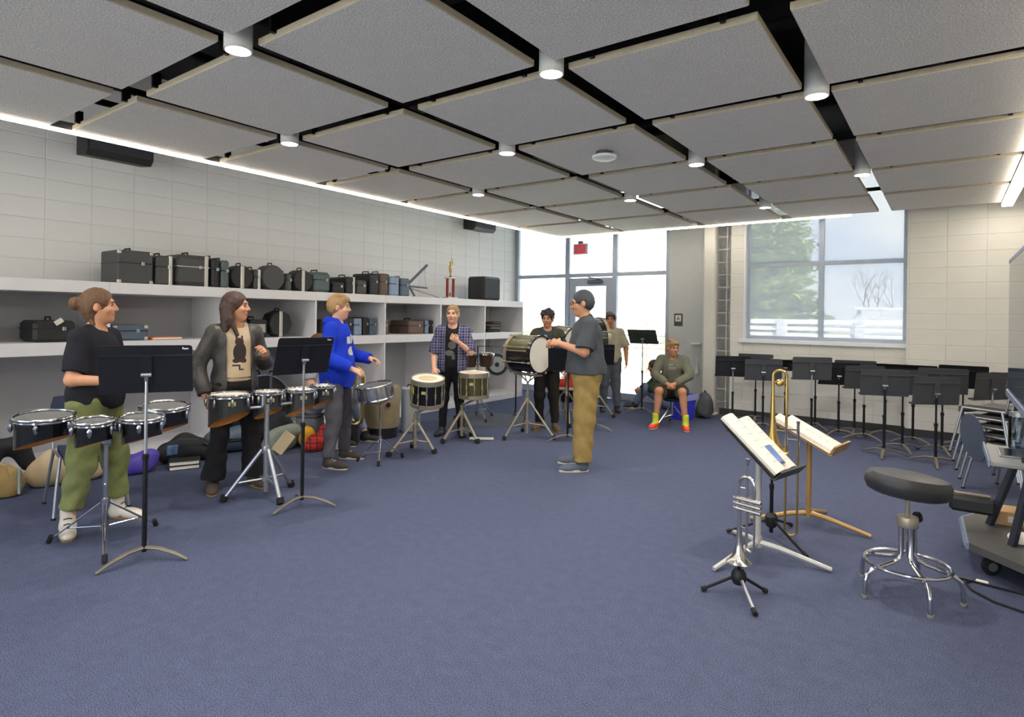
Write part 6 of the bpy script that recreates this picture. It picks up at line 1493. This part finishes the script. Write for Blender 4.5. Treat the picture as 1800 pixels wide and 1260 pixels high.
# ------------------------------------------------------------------ stacked chairs at the right
seat_grey = mat('dark grey seat shell', (78, 76, 74), .6, 0, .05)
def chair(label, loc, rz, group=None, seatm=seat_grey, name='stacking_chair', tablet=False):
    t = thing(name, label, 'chair', loc, rz, group)
    # seat faces +y
    vs_, fs_ = [], []; n = 8
    for th in (.012, -.036):
        for i in range(n + 1):
            for j_ in range(7):
                u, v = i / n, j_ / 6; x = (v - .5) * .345 * (1 - .05 * (1 - u)); y = -.21 + u * .42
                z = .45 + .012 * math.cos(PI * (v - .5)) * -1 - (.03 * max(0, u - .75) ** 1.0 * 4 * (u - .75) / .25 if u > .75 else 0)
                vs_.append((x, y, z + th))
    m_ = 7; off = (n + 1) * m_
    for i in range(n):
        for j_ in range(6):
            a = i * m_ + j_; fs_.append((a, a + 1, a + m_ + 1, a + m_)); fs_.append((off + a, off + a + m_, off + a + m_ + 1, off + a + 1))
    for i in range(n):
        a = i * m_; fs_.append((a, a + m_, off + a + m_, off + a)); b = a + 6; fs_.append((b, off + b, off + b + m_, b + m_))
    for j_ in range(6):
        a = j_; fs_.append((a, off + a, off + a + 1, a + 1)); b = n * m_ + j_; fs_.append((b, b + 1, off + b + 1, off + b))
    MB().add(vs_, fs_).build('seat', seatm, t, 50)
    vs_, fs_ = [], []; n = 6
    for th in (0, .018):
        for i in range(n + 1):
            for j_ in range(7):
                u, v = i / n, j_ / 6; w = .42 * (1 - .25 * abs(u - .5) ** 2 * 2); x = (v - .5) * w; y = -.20 - u * .07 - .03 * math.cos(PI * (v - .5)) + th
                vs_.append((x, y, .60 + u * .24))
    off = (n + 1) * m_; fs_ = []
    for i in range(n):
        for j_ in range(6):
            a = i * m_ + j_; fs_.append((a, a + 1, a + m_ + 1, a + m_)[::-1]); fs_.append((off + a, off + a + m_, off + a + m_ + 1, off + a + 1)[::-1])
    for i in range(n):
        a = i * m_; fs_.append((a, a + m_, off + a + m_, off + a)[::-1]); b = a + 6; fs_.append((b, off + b, off + b + m_, b + m_)[::-1])
    for j_ in range(6):
        a = j_; fs_.append((a, off + a, off + a + 1, a + 1)[::-1]); b = n * m_ + j_; fs_.append((b, b + 1, off + b + 1, off + b)[::-1])
    MB().add(vs_, fs_).build('backrest', seatm, t, 50)
    for sg in (-1, 1):
        MB().tube([(sg * .19, -.20, .43), (sg * .195, -.235, .60), (sg * .17, -.26, .72)], .010, 8).build('back_post', alu, t)
        for (y0_, y1_) in ((.16, .24), (-.17, -.27)):
            l = MB().tube([(sg * .19, y0_, .435), (sg * .215, (y0_ + y1_) / 2, .22), (sg * .235, y1_, .012)], .0115, 8).build('leg', alu, t)
            MB().tube([(sg * .235, y1_, .016), (sg * .236, y1_, .001)], .015, 8).build('glide', rubber, l)
        MB().tube([(sg * .19, .16, .432), (sg * .19, -.20, .432)], .0105, 8).build('side_rail', alu, t)
    if tablet:
        mb = MB(); poly = [(.115 * math.cos(R(a)) * (1 if math.cos(R(a)) > 0 else .75), .21 * math.sin(R(a))) for a in range(0, 360, 12)]
        mb.prism(poly, .018, M=Tr(-.30, .11, .50) @ Rx(R(-14)) @ Matrix(((0, 0, 1, 0), (1, 0, 0, 0), (0, 1, 0, 0), (0, 0, 0, 1)))); mb.build('writing_tablet', mat('blue grey laminate', (74, 82, 98), .45), t)
        MB().tube([(-.19, -.05, .44), (-.25, .0, .45), (-.27, .10, .47)], .012, 8).box((-.27, .10, .48), (.035, .07, .09), 0, None, .008).build('tablet_arm', champagne, t)
    return t
for k in range(5):
    chair(['lowest dark grey chair of the stack, its writing tablet folded down', 'second dark grey chair from the bottom of the stack', 'middle dark grey chair of the stack by the screen cart', 'fourth dark grey chair from the bottom of the stack', 'topmost dark grey chair of the stack by the screen cart'][k], (.46 - .025 * k, 6.97 + .017 * k, .077 * k), R(56), 'stacked chairs beside the screen cart', tablet=(k == 0))
chair('navy chair with thin metal legs behind the olive trousers', (-5.42, 1.84, 0), R(-100), seatm=mat('navy seat shell', (44, 50, 76), .6))
# ------------------------------------------------------------------ bin, backpack, signs and fittings
t = thing('recycling_bin', 'bright blue recycling bin with a pale liner beside the throne', 'bin', (-3.22, 8.84, 0), R(-12))
def taper(w0, d0, w1, d1, h, th=.006):
    m = MB(); o = []
    for (w, d, z) in ((w0, d0, 0), (w1, d1, h), (w1 - th * 2, d1 - th * 2, h), (w0 - th * 2, d0 - th * 2, .01)): o += [(-w / 2, -d / 2, z), (w / 2, -d / 2, z), (w / 2, d / 2, z), (-w / 2, d / 2, z)]
    f = [(3, 2, 1, 0), (12, 13, 14, 15)]
    for a in (0, 4, 8):
        for i in range(4): f.append((a + i, a + (i + 1) % 4, a + 4 + (i + 1) % 4, a + 4 + i))
    return m.add(o, f)
taper(.24, .20, .31, .27, .38).build('bin', mat('bright blue plastic', (52, 58, 206), .4), t); taper(.318, .278, .325, .285, .09, .004).build('liner', mat('pale violet liner', (156, 160, 224), .5), t).location = (0, 0, .305)
blob('backpack', 'dark grey school backpack on the carpet beside the blue bin', 'bag', (-3.02, 9.26, 0), -50, [('e', (0, 0, .17), (.15, .12, .19), .03), ('e', (.03, -.11, .11), (.11, .05, .10), .012), ('e', (-.03, 0, .31), (.08, .08, .08), .03), ('e', (.12, -.03, .10), (.06, .08, .10), .012)], mat('grey black nylon', (76, 78, 82), .7, 0, .15), .009, 30, seed=3,
     parts=[('strap', MB().tube([(-.06, -.14, .28), (-.10, -.17, .18), (-.10, -.15, .05)], .016, 6, flat=.4), black_plastic), ('handle', MB().tube([(-.04, 0, .37), (-.02, 0, .41), (.02, 0, .41), (.04, 0, .37)], .008, 6), black_plastic)])
def text_mesh(txt, size, m, depth=.002):
    cu = bpy.data.curves.new('txt', 'FONT'); cu.body = txt; cu.size = size; cu.align_x = 'CENTER'; cu.align_y = 'CENTER'; cu.extrude = depth
    o = bpy.data.objects.new('txt', cu); C.objects.link(o)
    dg = bpy.context.evaluated_depsgraph_get(); me = bpy.data.meshes.new_from_object(o.evaluated_get(dg)); bpy.data.objects.remove(o); bpy.data.curves.remove(cu)
    me.materials.clear(); me.materials.append(m)
    return me
t = thing('exit_sign', 'hanging red exit sign before the glass doors', 'sign', (-5.60, 9.86, 2.80))
MB().box((0, 0, 0), (.30, .035, .20), 0, None, .006).build('panel', mat('grey sign body', (138, 146, 150), .4), t)
MB().box((0, -.018, 0), (.235, .004, .165)).build('face', mat('red sign face', (214, 48, 66), .5), t)
tx = obj('lettering', text_mesh('EXIT', .10, mat('exit letters', (110, 122, 122), .4)), t); tx.matrix_local = Tr(0, -.0215, 0) @ Rx(PI / 2)
MB().box((0, 0, .125), (.10, .05, .05), 0, None, .01).build('canopy', mat('dark grey canopy', (86, 92, 96), .4), t); MB().tube([(0, 0, .15), (0, 0, ZD - 2.80)], .005, 6).build('rod', alu, t)
t = thing('door_sign', 'small black and white pictogram sign on the wall beside the doors', 'sign', (-3.80, YS - .062, 1.50))
MB().box((0, -.004, 0), (.15, .008, .215), 0, None, .002).build('plate', mat('dark grey plate', (66, 68, 70), .5), t); MB().box((.0, -.009, .025), (.10, .004, .11)).build('pictogram', paper, t); MB().tube([(-.02, -.012, .0), (.0, -.012, .05), (.02, -.012, .0)], .008, 6).build('pictogram_mark', black_plastic, t)
t = thing('wall_handset', 'white wall handset box with a cable on the nook wall', 'handset', (-3.42, YS - .16, .62))
MB().box((0, -.025, .02), (.05, .05, .12), 0, None, .012).build('box', white_paint, t); MB().tube([(0, -.03, .08), (.01, -.04, .17), (-.0, -.03, .24)], .008, 6).build('cable', white_paint, t)
t = thing('pipe_bracket', 'white pipe with a small bracket shelf on the nook wall', 'pipe', (-3.40, YS - .16, 1.10))
MB().box((-.03, -.05, 0), (.16, .09, .025), 0, None, .006).build('shelf', white_paint, t); MB().tube([(.09, -.05, -.6), (.09, -.05, 3.0)], .025, 10).build('pipe', mat('nook pipe', (196, 198, 196), .5), t)
t = thing('ceiling_detector', 'round white detector with a dark collar under a ceiling panel', 'detector', (-2.43, 4.67, ZP))
MB().lathe([(0, 0), (.075, 0), (.075, -.03), (0, -.03)], 24).build('collar', mat('dark detector collar', (70, 70, 74), .5), t); MB().lathe([(.08, -.025), (.105, -.035), (.105, -.055), (.07, -.07), (0, -.072)], 28).build('cover', white_paint, t)
